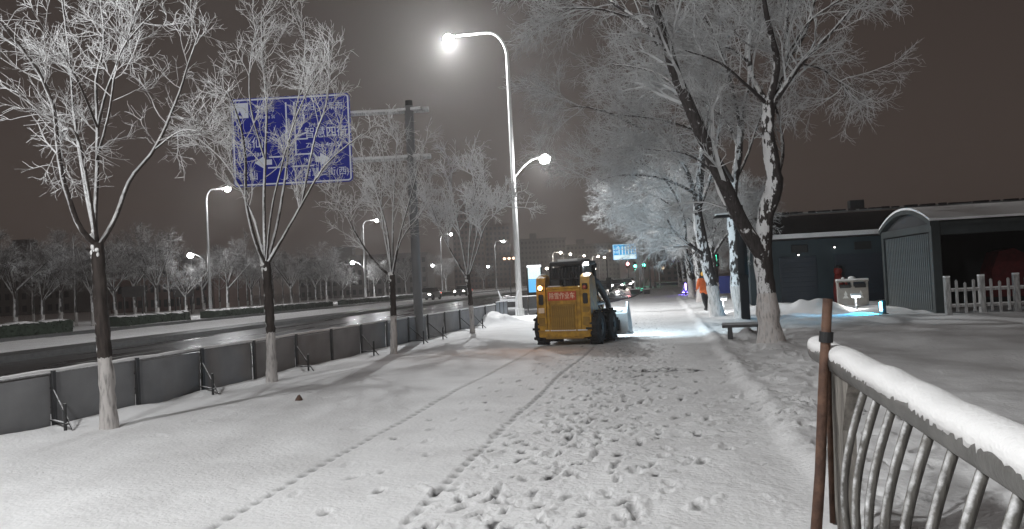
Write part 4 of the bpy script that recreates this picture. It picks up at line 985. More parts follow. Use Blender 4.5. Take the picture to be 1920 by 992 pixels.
# roof skin with snow
def roofskin(x0, x1, dz, th, mt, nm, over=.04):
    vs = []
    for i in range(n_+1):
        f = -over+(1+2*over)*i/n_
        for x in (x0, x1):
            for d_ in (0, th): vs.append((x, W_*f, arcz(f)+dz+d_))
    fs = []
    for i in range(n_):
        b = i*4; c = b+4; fs += [(b, c, c+1, b+1), (b+2, b+3, c+3, c+2), (b, b+2, c+2, c), (b+1, c+1, c+3, b+3)]
    fs += [(0, 1, 3, 2), (n_*4, n_*4+2, n_*4+3, n_*4+1)]
    return MB().add(vs, fs).build(nm, mt, sh)
roofskin(.11, SL, .0, .10, M_shed, 'roof'); roofskin(-.15, SL, .143, .07, M_snow, 'snow_on_roof', .03)
MB().box((SL/2, -.02, EZ-.18), (SL-.2, .14, .36), bev=.01).build('front_beam', M_shedd, sh)
MB().box((SL/2, W_-.1, EZ/2), (SL, .1, EZ), bev=.0).build('back_wall', M_inner, sh)
slm = MB().prism([(-.05, 0), (.05, 0), (.035, .05), (-.035, .05)], 'Z', .05, EZ-.28).build('slat', M_shut); slmesh = slm.data; bpy.data.objects.remove(slm)
ns_ = 25
for i in range(ns_):
    y_ = .16+(W_-.32)*(i+.5)/ns_; o = bpy.data.objects.new('slat', slmesh); C.objects.link(o); o.parent = sh; o.location = (.03, y_, 0); o.rotation_euler = (0, 0, PI/2); o.scale = (1.05, 1.6, 1)
MB().box((.08, W_/2, EZ/2-.1), (.03, W_-.25, EZ-.3)).build('gable_gap_shade', M_blk, sh)  # black sheet standing in for the shade between the slats
MB().box((.0, W_/2, .06), (.12, W_-.3, .12)).build('sill', M_shed, sh)
# something red stored inside
rc = at(1884, 500, 26.2)
M_reds = mat('red_tarp', (.13, .01, .012), .7, noise=.4)
rt = empty('red_cart', (rc.x, rc.y, 0), 0, 'dim red covered cart standing in the dark inside the open shed', 'cart')
MB().prism([(-.6, .35), (.6, .35), (.62, 1.1), (.45, 1.75), (.1, 1.95), (-.35, 1.85), (-.6, 1.2)], 'Y', -.5, .5).build('red_cover', M_reds, rt)
for sx in (-.45, .45):
    for sy in (-.4, .4): MB().cyl((sx, sy, .18), .18, .08, 14, 'Y').build('wheel', M_rubber, rt)
MB().box((0, 0, .30), (1.15, .9, .1)).build('chassis', M_blk, rt)

# ------------------------------------------------------------------ low building behind
M_wall = mat('dark_teal_wall', (.045, .068, .080), .7, noise=.25, scale=.8)
M_roofd = mat('dark_roof_fascia', (.032, .026, .025), .7, noise=.3)
M_door = mat('dark_door', (.03, .04, .055), .5)
by = 37.0
lb = empty('low_building', (4.2, by, 0), 0, 'long low dark building with snowy eaves behind the snow bank', 'building')
BL = 26.0
MB().box((BL/2-.1, 2.5, 1.45), (BL, 5.0, 2.9)).build('wall', M_wall, lb)
fa = MB().prism([(-.75, 2.92), (5.6, 2.92), (5.6, 4.05), (2.6, 4.15), (.1, 4.02), (-.15, 3.75), (-.75, 3.10)], 'X', -.6, BL).build('roof', M_roofd, lb)
MB().prism([(-.80, 2.96), (-.16, 3.06), (-.16, 3.16), (-.80, 3.16)], 'X', -.65, BL).build('snow_on_eaves', M_snow, lb)
MB().box((BL/2-.3, .4, 4.12), (BL+.2, .28, .10), bev=.03).build('parapet_snow', mat('grey_old_snow', (.35, .33, .32), .8), fa)
k_ = random.Random(5); M_dimlamp = mat('lit_dim_lamp', (.9, .9, .9), .3, emis=(1, .95, .9), estr=4)
for i in range(40): MB().box((1.2+i*.37+k_.uniform(-.1, .1), .2, 4.16), (.30, .2, k_.uniform(.04, .10))).build('coping_stone', M_roofd, fa)
for x_, w_ in ((1.2, 1.6), (3.6, 2.2), (6.8, 1.2), (9.4, 2.2), (13, 2), (17, 2)):
    f_ = MB().box((x_+w_/2, -.03, 1.1), (w_, .08, 2.1), bev=.01).build('shutter_door', M_door, lb)
    for q in range(9): MB().box((x_+w_/2, -.075, .25+q*.22), (w_-.12, .02, .17), bev=.006).build('shutter_slat', M_door, f_)
    MB().box((x_+w_/2+.1, -.06, 2.5), (.7, .1, .36), bev=.02).build('sign_box', M_blk, lb)
for px, py in ((1497, 478), (1562, 464)):
    q = at(px, py, depth_of((7, by, 2)))-lb.location; l_ = MB().box((q.x, -.14, q.z+.05), (.16, .14, .06), bev=.02).build('wall_lamp', M_blk, lb); MB().ball((q.x, -.17, q.z), .04, 8).build('wall_lamp_glass', M_dimlamp, l_, True)
q = at(1614, 400, depth_of((9, by, 4)))-lb.location
ub = MB().box((q.x, .8, 4.35), (.62, .5, .50), bev=.02).build('roof_unit', M_blk, lb)
# red hydrant-like figure by the door
hp = at(1573, 540, 34.5); rf = empty('red_mascot_post', (hp.x, hp.y, 0), 0, 'red rounded post with a dark cap standing behind the waste bins', 'post')
rf.name = 'red_post'
M_redp = mat('red_post_paint', (.32, .03, .02), .5, noise=.3)
MB().tube([(0, 0, 0), (0, 0, .5), (0, 0, .95), (0, 0, 1.28)], [.22, .24, .20, .14], 14).build('column', M_redp, rf, True)
MB().ball((0, 0, 1.42), .19, 12).build('head', M_redp, rf, True); MB().ball((.02, 0, 1.57), .17, 12, (1, 1, .6)).build('cap', M_blk, rf, True)
MB().tube([(.2, -.05, 1.1), (.30, -.12, .8), (.26, -.2, .62)], .06, 8).build('arm', M_redp, rf, True)

# ------------------------------------------------------------------ waste bins
M_bin = mat('beige_bin_steel', (.42, .39, .35), .5, noise=.15)
M_binw = mat('bin_white_emblem', (.85, .85, .82), .5)
bp = gnd(1600, 576); wb = empty('double_waste_bin', (bp.x, bp.y, 0), -.12, 'beige double waste bin with snow on its lid and white tree emblems', 'waste bin')
MB().box((0, 0, .44), (1.06, .40, .72), bev=.02).build('cabinet', M_bin, wb)
for sx in (-.27, .27):
    MB().box((sx, -.205, .42), (.49, .02, .62), bev=.01).build('door', M_bin, wb)
    e_ = MB().prism([(sx-.11, .36), (sx+.11, .36), (sx+.03, .50), (sx+.07, .50), (sx, .66), (sx-.07, .50), (sx-.03, .50)], 'Y', -.224, -.217).build('emblem', M_binw, wb)
    MB().box((sx, -.212, .80+.03), (.40, .03, .14), bev=.01).build('opening', M_blk, wb)
for sx in (-.52, 0, .52): MB().box((sx, 0, .60), (.06, .42, 1.0), bev=.01).build('frame_post', M_bin, wb)
MB().box((0, 0, 1.02), (1.16, .5, .06), bev=.01).build('lid', M_bin, wb); MB().box((0, 0, 1.08), (1.16, .5, .07), bev=.03).build('snow_on_lid', M_snow, wb); MB().ball((.0, 0, 1.13), .12, 10, (1.2, 1, .7)).build('snow_lump', M_snowlump, wb, True); MB().ball((-.32, 0, 1.13), .06, 8).build('snow_lump', M_snowlump, wb, True)

def lawn_light(px, py, hgt, label, power, col, aim, mt):
    p_ = gnd(px, py); r_ = empty('lawn_light', (p_.x, p_.y, 0), 0, label, 'garden light', 'small garden lights in the snow')
    MB().cyl((0, 0, hgt/2), .035, hgt, 10).build('stem', M_wp, r_)
    h_ = MB().box((0, 0, hgt+.04), (.34, .16, .10), bev=.03).build('head', M_wp, r_)
    MB().box((0, 0, hgt+.01), (.26, .10, .06), bev=.01).build('lens', mt, h_); h_.children[0].location.z = -.03
    spot_light('lens_light', (0, .0, hgt-.06), power, r_, 170, .5, col, .08, aim); return r_
lawn_light(1606, 584, .55, 'small white T-shaped garden light in front of the double waste bin', 75, (1, .98, .92), (0, .5, -.6), M_work)
lawn_light(1357, 586, .55, 'small white T-shaped garden light glowing behind the whitewashed trunks', 130, (.92, .98, 1), (0, .3, -.8), M_work)
# cyan floodlight
M_cyan = mat('lit_cyan_lens', (.3, .8, .9), .3, emis=(.12, .72, 1), estr=22)
cp = gnd(1652, 590); fl_ = empty('cyan_floodlight', (cp.x, cp.y, 0), 0, 'small dark floodlight casting cyan light on the snow by the shed', 'floodlight')
MB().box((.09, .05, .24), (.12, .30, .44), bev=.03).build('housing', mat('dark_teal_housing', (.02, .07, .10), .4), fl_)
MB().box((.02, .05, .26), (.03, .24, .30), bev=.01).build('lens', M_cyan, fl_)
MB().box((.08, .05, .02), (.26, .3, .04)).build('foot', M_blk, fl_)
spot_light('lens_light', (-.06, .02, .40), 300, fl_, 105, .5, (.01, .50, .95), .06, (-1, -.22, -.50))

# ------------------------------------------------------------------ picket fence
fx0 = gnd(1779, 594); fx1 = gnd(1922, 588); fdv = fx1-fx0; fdv.z = 0; fu = fdv.normalized()
M_fence = snowy('weathered_white_fence', (.42, .41, .40), thr=.85, nscale=14, namp=.5, wind=(-.2, -.5, .8))
pf = empty('picket_fence', (fx0.x, fx0.y, 0), math.atan2(fu.y, fu.x), 'low whitish picket fence with snowy rails beside the shed column', 'fence')
Lf = fdv.length+3.5; ppx = fdv.length/143*16.2
i = 0; x_ = 0.0
pk = MB().prism([(-.036, .10), (.036, .10), (.036, 1.0), (0, 1.04), (-.036, 1.0)], 'Y', -.015, .015).build('picket', M_fence); pkm = pk.data; bpy.data.objects.remove(pk)
po = MB().box((0, 0, .58), (.15, .15, 1.2), bev=.015).build('post', M_fence); pom = po.data; bpy.data.objects.remove(po)
while x_ < Lf:
    if i % 4 == 0: lk('post', pom, pf, (x_, 0, -.03)); c_ = MB().box((x_, 0, 1.17), (.16, .16, .05), bev=.02).build('snow_cap', M_snow, pf)
    else: lk('picket', pkm, pf, (x_, -.055, .03 if i % 2 else -.05))
    x_ += ppx; i += 1
for z_ in (.30, .76):
    MB().box((Lf/2, 0, z_), (Lf, .05, .07), bev=.008).build('rail', M_fence, pf); MB().box((Lf/2, 0, z_+.05), (Lf, .06, .035), bev=.012).build('snow_on_rail', M_snow, pf)

# ------------------------------------------------------------------ bench
M_stone = mat('dark_bench_stone', (.07, .07, .072), .6, noise=.3)
bq = gnd(1395, 640); bn_ = empty('bench', (bq.x, bq.y, 0), -.1, 'low dark stone bench capped with snow beside the biggest whitewashed trunk', 'bench')
MB().box((.02, 0, .37), (.98, .42, .07), bev=.012).build('seat', M_stone, bn_)
for sx in (-.30, .36): MB().prism([(sx-.06, 0), (sx+.06, 0), (sx+.05, .34), (sx-.05, .34)], 'Y', -.16, .16).build('leg', M_stone, bn_)
MB().box((.02, 0, .415), (1.0, .44, .035), bev=.014).build('snow_on_seat', mat('thin_grey_snow', (.38, .39, .40), .8, noise=.2), bn_)

# ------------------------------------------------------------------ black lamp post on the right, unlit lantern
bpst = gnd(1399, 603); tpz = at(1370, 430, depth_of(bpst)); 
blp = empty('black_lamp_post', (bpst.x, bpst.y, 0), 0, 'unlit black lamp post standing between the second old tree and the biggest trunk', 'lamp post')
MB().box((0, 0, .75), (.26, .26, 1.5), bev=.02).build('pedestal', M_black, blp)
MB().tube([(0, 0, 1.4), (0, 0, 3.3), (-.0, 0, 3.75)], [.16, .13, .09], 4).build('shaft', M_black, blp, True)
MB().tube([(0, 0, 3.45), (-.2, 0, 3.52), (-.5, 0, 3.45)], .04, 8).build('arm', M_black, blp, True)
la_ = MB().prism([(-.30, 3.38), (.30, 3.38), (.20, 3.46), (-.20, 3.46)], 'Y', -.2, .2).build('lantern_head', M_black, blp); la_.location.x = -.55
sn_ = MB().box((-.55, 0, 3.48), (.50, .34, .05), bev=.02).build('snow_on_lantern', M_snow, blp)

# ------------------------------------------------------------------ person in orange
M_or = mat('orange_work_coat', (.72, .15, .03), .7, noise=.15, scale=9)
M_trou = mat('black_trousers', (.012, .012, .014), .8)
M_skin = mat('skin', (.45, .26, .18), .6); M_hat = mat('yellow_orange_hood', (.75, .42, .06), .6)
pg = gnd(1312, 583)
pn = empty('person', (pg.x+.26, pg.y, 0), .35, 'person in a long orange work coat and yellow hood, mid-stride beside the third old trunk', 'person')
def skin(name, V_, E_, R_, mt, par, lv=2):
    me = bpy.data.meshes.new(name); me.from_pydata(V_, E_, []); o = bpy.data.objects.new(name, me); C.objects.link(o); o.parent = par
    me.materials.append(mt); md = o.modifiers.new('skin', 'SKIN'); md.use_smooth_shade = True
    for i, r_ in enumerate(R_): me.skin_vertices[0].data[i].radius = r_ if isinstance(r_, tuple) else (r_, r_); 
    for i in range(len(R_)): me.skin_vertices[0].data[i].use_root = (i == 0)
    o.modifiers.new('sub', 'SUBSURF').levels = lv; o.modifiers['sub'].render_levels = lv; return o
# body: pelvis, spine, neck, head ; legs ; arms  (faces +Y, walking away)
skin('body', [(0, 0, .90), (0, .03, 1.10), (0, .05, 1.32), (0, .07, 1.44), (0, .09, 1.52), (0, .11, 1.60), (0, .11, 1.68),
              (-.10, -.02, .85), (-.14, -.16, .48), (-.15, -.42, .10), (-.15, -.32, .04),
              (.10, .02, .85), (.12, .20, .48), (.12, .22, .08), (.12, .36, .04)],
     [(0, 1), (1, 2), (2, 3), (3, 4), (4, 5), (5, 6), (0, 7), (7, 8), (8, 9), (9, 10), (0, 11), (11, 12), (12, 13), (13, 14)],
     [.13, .13, .14, .07, .065, .085, .07, .10, .07, .05, .04, .10, .07, .05, .04], M_trou, pn)
skin('coat', [(0, .05, 1.36), (0, .03, 1.12), (0, 0, .92), (0, -.01, .70), (-.20, .05, 1.36), (-.28, .02, 1.10), (-.24, .22, .95), (.20, .05, 1.36), (.29, .04, 1.10), (.26, .26, 1.02)],
     [(0, 1), (1, 2), (2, 3), (0, 4), (4, 5), (5, 6), (0, 7), (7, 8), (8, 9)], [(.19, .14), (.21, .15), (.24, .18), (.27, .21), .09, .07, .055, .09, .07, .055], M_or, pn)
skin('head', [(0, .10, 1.50), (0, .12, 1.60), (0, .13, 1.70)], [(0, 1), (1, 2)], [.055, .085, .075], M_skin, pn)
skin('hood', [(0, .07, 1.50), (0, .09, 1.60), (0, .09, 1.72)], [(0, 1), (1, 2)], [.09, .115, .09], M_hat, pn)
for hx, hy, hz in ((-.235, .26, .93), (.255, .30, 1.01)):
    hd = skin('hand', [(hx, hy, hz), (hx, hy+.04, hz-.02), (hx, hy+.07, hz-.03)], [(0, 1), (1, 2)], [.03, .035, .03], M_skin, pn, 1)
    for f in range(4): skin('finger', [(hx+(f-1.5)*.016, hy+.085, hz-.02), (hx+(f-1.5)*.016, hy+.115, hz-.05), (hx+(f-1.5)*.014, hy+.105, hz-.075)], [(0, 1), (1, 2)], [.009, .009, .008], M_skin, hd, 1)
    skin('thumb', [(hx+.03, hy+.05, hz), (hx+.05, hy+.08, hz-.02)], [(0, 1)], [.010, .009], M_skin, hd, 1)
for sx, fy in ((-.15, -.36), (.12, .30)): MB().ball((sx, fy, .05), .075, 10, (.75, 1.7, .75)).build('boot', M_blk, pn, True)

pn.scale = (1.05, 1.05, .98)
# purple lit scooter beyond
M_purp = mat('lit_violet_strip', (.3, .2, .9), .3, emis=(.22, .16, 1), estr=16)
sq = gnd(1284, 553); sc_ = empty('electric_scooter', (sq.x, sq.y, 0), .1, 'parked electric scooter glowing violet on the path under the far trees', 'scooter')
for yy in (-.5, .5): MB().cyl((0, yy, .26), .26, .12, 18, 'X').build('wheel', M_rubber, sc_)
MB().prism([(-.55, .35), (.1, .28), (.3, .35), (.45, .9), (.36, .95), (.15, .5), (-.1, .48), (-.2, .75), (-.65, .78)], 'X', -.13, .13).build('body', mat('scooter_shell', (.12, .12, .22), .35), sc_)
MB().box((0, -.38, .80), (.26, .6, .09), bev=.03).build('seat', M_blk, sc_); MB().tube([(-.32, .36, 1.06), (0, .42, 1.0), (.32, .36, 1.06)], .02, 6).build('handlebar', M_blk, sc_, True)
MB().box((0, -.70, .62), (.10, .06, .55), bev=.02).build('tail_light', M_purp, sc_); MB().box((0, -.15, .20), (.32, .8, .04)).build('underglow_strip', M_purp, sc_)
spot_light('underglow_light', (0, -.8, .5), 45, sc_, 170, .5, (.35, .25, 1), .1, (0, -.7, -.7))
# green-lit sign column
M_green = mat('lit_green_panel', (.1, .8, .5), .3, emis=(.06, .78, .46), estr=2.6)
M_blued = mat('dark_blue_panel', (.02, .03, .16), .5)
gq = at(1343, 500, 40); gs_ = empty('green_sign_column', (gq.x, gq.y, 0), 0, 'green-lit vertical sign on a dark column behind the third old tree', 'sign')
MB().box((0, 0, 1.2), (.14, .14, 2.4), bev=.01).build('column', M_black, gs_)
zt = at(1343, 488, 40).z
bx_ = MB().box((-.1, 0, zt), (.5, .16, .68), bev=.04).build('sign_box', M_black, gs_); MB().box((-.14, -.09, zt), (.34, .02, .56), bev=.01).build('lit_panel', M_green, bx_)
for i in range(3): MB().box((-.24+i*.1, -.105, zt), (.035, .012, .44)).build('stroke', M_work if i == 0 else bpy.data.materials['dark_blue_panel'], bx_)
MB().box((.35, 0, .95), (.7, .12, .9), bev=.02).build('blue_panel', M_blued, gs_)

# ------------------------------------------------------------------ lit advertising box by the lamp post
aq = gnd(1002, 572); aq = at(1002, 520, 46); ab = empty('advertising_light_box', (aq.x, aq.y, 0), .1, 'tall lit advertising box, pale above and blue below, left of the loader', 'advertising box')
zc0, zc1 = at(1002, 547, 46).z, at(1002, 500, 46).z
MB().box((0, .1, (zc1+.1)/2), (.92, .16, zc1+.1), bev=.02).build('frame', M_black, ab)
M_adw = mat('lit_pale_poster', (.6, .75, .75), .4, emis=(.55, .74, .76), estr=.55); M_adb = mat('lit_blue_poster', (.1, .4, .7), .4, emis=(.06, .30, .58), estr=.6)
MB().box((0, 0, zc0+(zc1-zc0)*.74), (.74, .03, (zc1-zc0)*.46)).build('pale_poster', M_adw, ab)
MB().box((0, 0, zc0+(zc1-zc0)*.24), (.74, .03, (zc1-zc0)*.52)).build('blue_poster', M_adb, ab)
MB().box((0, -.02, zc1+.02), (.86, .10, .14), bev=.02).build('lit_header', mat('lit_header', (.9, .9, .9), .4, emis=(.9, .92, 1), estr=1.0), ab)

# ------------------------------------------------------------------ lane sign far away
lq = at(1171, 472, 104); s1 = empty('lane_sign', (lq.x, lq.y, 0), .0, 'brightly lit cyan lane-direction sign with white arrows above the far junction', 'road sign')
M_cyanp = mat('lit_cyan_board', (.05, .4, .8), .4, emis=(.02, .36, .72), estr=.85); M_wlit = mat('lit_white_print', (.9, .95, 1), .4, emis=(.72, .95, 1), estr=1.05)
MB().tube([(1.9, .3, 0), (1.9, .3, lq.z+1.4)], .14, 8).build('post', M_polew, s1, True)
for dz in (.5, -.5): MB().tube([(1.9, .3, lq.z+dz), (-1.0, .2, lq.z+dz)], .06, 6).build('arm', M_polew, s1)
bo = MB().box((0, 0, lq.z), (3.1, .12, 2.05), bev=.03).build('board', M_cyanp, s1)
MB().prism([(-1.44, lq.z-.95), (1.44, lq.z-.95), (1.44, lq.z-.42), (-1.44, lq.z-.42)], 'Y', -.075, -.062).build('lower_plate', M_wlit, bo)
for a_, b_, c_, d_ in ((-1.5, 1.5, .96, 1.0), (-1.5, 1.5, -1.0, -.96), (-1.5, -1.46, -.96, .96), (1.46, 1.5, -.96, .96)):
    MB().prism([(a_, lq.z+c_), (b_, lq.z+c_), (b_, lq.z+d_), (a_, lq.z+d_)], 'Y', -.075, -.062).build('border', M_wlit, bo)
for i, x in enumerate((-.72, -.28, .12, .52, .92, 1.26)):
    if i in (0, 5):
        sgn = -1 if i == 0 else 1
        MB().prism([(x-.05, lq.z-.35), (x+.05, lq.z-.35), (x+.05, lq.z+.65), (x-.05, lq.z+.65)], 'Y', -.075, -.062).prism([(x, lq.z+.62), (x+sgn*.22, lq.z+.62), (x+sgn*.22, lq.z+.74), (x, lq.z+.74)], 'Y', -.074, -.061).build('turn_arrow', M_wlit, bo)
    else: MB().prism([(x-.06, lq.z-.35), (x+.06, lq.z-.35), (x+.06, lq.z+.5), (x+.13, lq.z+.5), (x, lq.z+.78), (x-.13, lq.z+.5), (x-.06, lq.z+.5)], 'Y', -.075, -.062).build('lane_arrow', M_wlit, bo)
text('lettering', '公交', .34, M_wlit, bo, (-1.18, -.07, lq.z+.45), UPR, ext=.006); text('lettering', '专用', .34, M_wlit, bo, (-1.18, -.07, lq.z-.05), UPR, ext=.006)

# traffic signals on a gantry
M_gl = mat('lit_green_signal', (.1, .9, .6), .3, emis=(.10, 1, .62), estr=16); M_rl = mat('lit_red_signal', (.9, .2, .2), .3, emis=(1, .30, .32), estr=16)
for px, py, mt, lab, cl in ((1177, 495, M_rl, 'traffic signal showing red light left of the two green ones', (1, .3, .3)), (1191, 499, M_gl, 'traffic signal showing green, nearer the cyan lane sign', (.1, 1, .6)), (1207, 497, M_gl, 'traffic signal showing green, right of the other green one', (.1, 1, .6))):
    q = at(px, py, 118); t_ = empty('traffic_signal', (q.x, q.y, 0), 0, lab, 'traffic light', 'traffic signals at the far junction')
    MB().tube([(0, .2, 0), (0, .2, q.z-.5)], .07, 8).build('post', M_darkpole, t_); h_ = MB().box((0, .1, q.z), (.5, .25, 1.3), bev=.05).build('signal_head', M_black, t_)
    MB().ball((0, -.04, q.z), .22, 10, (1, .35, 1)).build('lens', mt, h_, True); spot_light('lens_light', (0, -.3, q.z), 160, t_, 170, .6, cl, .2, (0, -1, -.4))
# slim signal poles by the far kerb
for px, py, h, lab in ((1209, 543, 6.6, 'slim pale pole at the right side of the cyan lane sign'), (1220, 541, 4.6, 'slim dark pole just right of the pale pole at the junction'), (1229, 540, 6.0, 'third slim pole by the far kerb, under the bright frosted tree')):
    q = gnd(px, py); t_ = empty('slim_pole', (q.x, q.y, 0), 0, lab, 'pole', 'slim poles at the far kerb')
    MB().tube([(0, 0, 0), (0, 0, h)], .075, 8).build('shaft', M_polew if h > 6.2 else M_darkpole, t_, True); MB().cyl((0, 0, .15), .16, .3, 10).build('base', M_darkpole, t_)
# planters on the far path
M_plant = mat('dark_planter', (.05, .055, .05), .7, noise=.3)
for px, py, w_, lab in ((1191, 551, .9, 'dark round planter with a pale post by the green-lit kerb'), (1213, 551, .6, 'small dark planter right of the green-lit kerb'), (1253, 535, 3.6, 'long low dark planter across the far path')):
    q = gnd(px, py); t_ = empty('planter', (q.x, q.y, 0), 0, lab, 'planter', 'planters on the far path')
    MB().prism([(-w_/2*.85, 0), (w_/2*.85, 0), (w_/2, .38), (-w_/2, .38)], 'Y', -.35, .35).build('tub', M_plant, t_); MB().box((0, 0, .41), (w_*.96, .66, .09), bev=.03).build('snow_on_planter', M_snow, t_)
    if px == 1191: MB().tube([(0, 0, .4), (0, 0, 1.15)], .06, 8).build('pale_post', M_wp, t_)
# little frosted tree lit by the junction lamps
jt = copy_tree(protoB); q = gnd(1238, 541); jt.location = (q.x, q.y, 0); jt.scale = (.75, .75, .85); jt.rotation_euler = (0, 0, 2.2); tag(jt, 'bright white frosted tree above the slim poles of the junction', 'tree')
spot_light('fairy_light', (q.x-1.0, q.y-3.0, 5.2), 0, None)
bpy.data.objects.remove(bpy.data.objects['fairy_light'])

# ------------------------------------------------------------------ cars
M_car = mat('dark_car_paint', (.03, .032, .036), .3, .4); M_carl = mat('silver_car_paint', (.30, .31, .32), .3, .5); M_head = mat('lit_headlamp', (1, 1, .95), .2, emis=(1, .96, .90), estr=30); M_tail = mat('lit_tail_lamp', (.8, .1, .05), .3, emis=(1, .10, .05), estr=5)
def car(loc, rz_, label, paint, facing=True, lum=0):
    r_ = empty('car', loc, rz_, label, 'car', 'cars on the road')      # front towards -Y
    body = MB()
    secs = [(-2.2, .45, .62, .70), (-2.05, .30, .78, .84), (-1.1, .25, .92, .88), (.9, .25, .95, .88), (1.9, .28, .90, .86), (2.2, .45, .80, .72)]
    vs = []; 
    for y_, z0, z1_, hw in secs: vs += [(-hw, y_, z0), (hw, y_, z0), (hw*1.0, y_, (z0+z1_)/2), (hw*.9, y_, z1_), (-hw*.9, y_, z1_), (-hw, y_, (z0+z1_)/2)]
    fs = [(i*6+j, i*6+(j+1) % 6, (i+1)*6+(j+1) % 6, (i+1)*6+j) for i in range(5) for j in range(6)]+[tuple(range(6)), tuple(range(30, 36))]
    body.add(vs, fs).build('body', paint, r_, True)
    cb = MB(); vs = []
    for y_, z_, hw in ((-1.15, .90, .78), (-.45, 1.40, .62), (.85, 1.42, .62), (1.75, .92, .76)): vs += [(-hw, y_, z_), (hw, y_, z_)]
    vs2 = [(-.78, -1.15, .88), (.78, -1.15, .88), (-.78, 1.75, .88), (.78, 1.75, .88)]
    cb.add(vs+vs2, [(0, 1, 3, 2), (2, 3, 5, 4), (4, 5, 7, 6), (0, 2, 4, 6), (1, 7, 5, 3)]); cb.build('cabin', M_glass, r_)
    MB().box((0, .2, 1.425), (1.2, 1.3, .04), bev=.015).build('roof', M_snow if paint == M_car else paint, r_)
    for sx in (-.8, .8):
        for yy in (-1.35, 1.35): MB().cyl((sx, yy, .32), .32, .2, 16, 'X').build('wheel', M_rubber, r_)
        MB().ball((sx*.78, -2.14, .66), .13, 8, (1.2, .5, .8)).build('headlight', M_head, r_, True)
        MB().box((sx*.8, 2.17, .74), (.28, .06, .12)).build('tail_light', M_tail, r_)
    if lum: spot_light('headlight_light', (0, -2.4, .66), lum, r_, 100, .6, (1, .96, .9), .3, (0, -1, -.12))
    return r_
def roadpos(px, X):
    p_ = on_row(px, X); return (p_.x, p_.y, ROAD_Z)
car(roadpos(803, -26.0)[:2]+(0,), 0, 'car with lit headlamps driving towards us on the far lane, left of the sign post pair', M_carl, lum=60)
bpy.data.objects['car']['label'] = 'silver car with lit headlamps left of the fourth young tree'
car(roadpos(866, -27.0)[:2]+(0,), 0, 'smaller distant car with headlamps just right of the silver one', M_car, lum=60)
for i, (px, dd, lab) in enumerate(((1131, 92, 'leftmost of the oncoming cars whose headlamps glare above the loader blade'), (1142, 112, 'second of the oncoming cars from the left, behind the mirror'), (1158, 100, 'bright oncoming car under the cyan sign, left half of the glare'), (1163, 125, 'oncoming car close behind the bright one under the cyan sign'), (1174, 108, 'right-hand oncoming car of the headlamp glare by the signals'), (1180, 140, 'farthest oncoming car, faint between the green signals'))):
    p_ = at(px, 515, dd); car((p_.x, p_.y, ROAD_Z if True else 0), 0, lab, M_carl if i % 2 else M_car, lum=120)

# ------------------------------------------------------------------ hedges, boards and buildings across the road
M_hedge = mat('dark_hedge_leaves', (.035, .055, .035), .8, noise=.5, scale=5)
def hedge(px0, px1, X, h, wd, label):
    a = on_row(px0, X); b = on_row(px1, X); L = (b-a).length; r_ = empty('trimmed_hedge', a, 0, label, 'hedge', 'trimmed hedges along the park kerb')
    g_ = np.random.default_rng(abs(int(px0))); ny_ = int(L*4); prof_ = [(-wd/2, 0), (-wd/2, h*.9), (-wd/4, h), (wd/4, h), (wd/2, h*.9), (wd/2, 0)]
    vs = []; 
    for i in range(ny_+1):
        for (x, z) in prof_: vs.append((x+g_.normal()*.04, L*i/ny_, max(0, z+g_.normal()*.04)))
    k = len(prof_); fs = [(i*k+j, i*k+j+1, (i+1)*k+j+1, (i+1)*k+j) for i in range(ny_) for j in range(k-1)]+[tuple(range(k)), tuple(ny_*k+j for j in range(k))]
    MB().add(vs, fs).build('foliage', M_hedge, r_); vs = []; fs = []
    n_l = min(2600, int(L*70))
    for _ in range(n_l):
        y_ = g_.random()*L; s_ = g_.random(); x = -wd/2-.03 if s_ < 0 else wd/2+.03
        c = np.array([x+g_.normal()*.05, y_, g_.random()*h*.98]); d1_, d2_ = g_.normal(size=3)*.05, g_.normal(size=3)*.05; b0 = len(vs); vs += [tuple(c-d1_), tuple(c+d2_), tuple(c+d1_)]; fs.append((b0, b0+1, b0+2))
    MB().add(vs, fs).build('leaves', M_hedge, r_, kind='stuff')
    vs = []
    for i in range(ny_+1):
        for (x, z) in ((-wd*.42, h-.02), (-wd*.3, h+.06), (wd*.3, h+.06), (wd*.44, h-.02)): vs.append((x+g_.normal()*.02, L*i/ny_, z+g_.normal()*.012+(.035*math.sin(i*.7))))
    fs = [(i*4+j, i*4+j+1, (i+1)*4+j+1, (i+1)*4+j) for i in range(ny_) for j in range(3)]+[(i*4+3, i*4, (i+1)*4, (i+1)*4+3) for i in range(ny_)]
    MB().add(vs, fs).build('snow_on_hedge', M_snow, r_)
hedge(-60, 116, -33.2, .70, 1.2, 'near trimmed dark hedge at the left photo edge, snow on top')
hedge(205, 338, -33.6, .62, 1.2, 'trimmed hedge below the first dark billboard, right of the nearest trunk')
hedge(385, 610, -33.2, .55, 1.2, 'long trimmed hedge running behind the second young tree')
hedge(640, 840, -33.2, .55, 1.2, 'farthest trimmed hedge beyond the dark sign post')
M_board = mat('dark_notice_board', (.03, .028, .028), .5); M_boardf = mat('board_face', (.05, .042, .04), .4, noise=.4, scale=3)
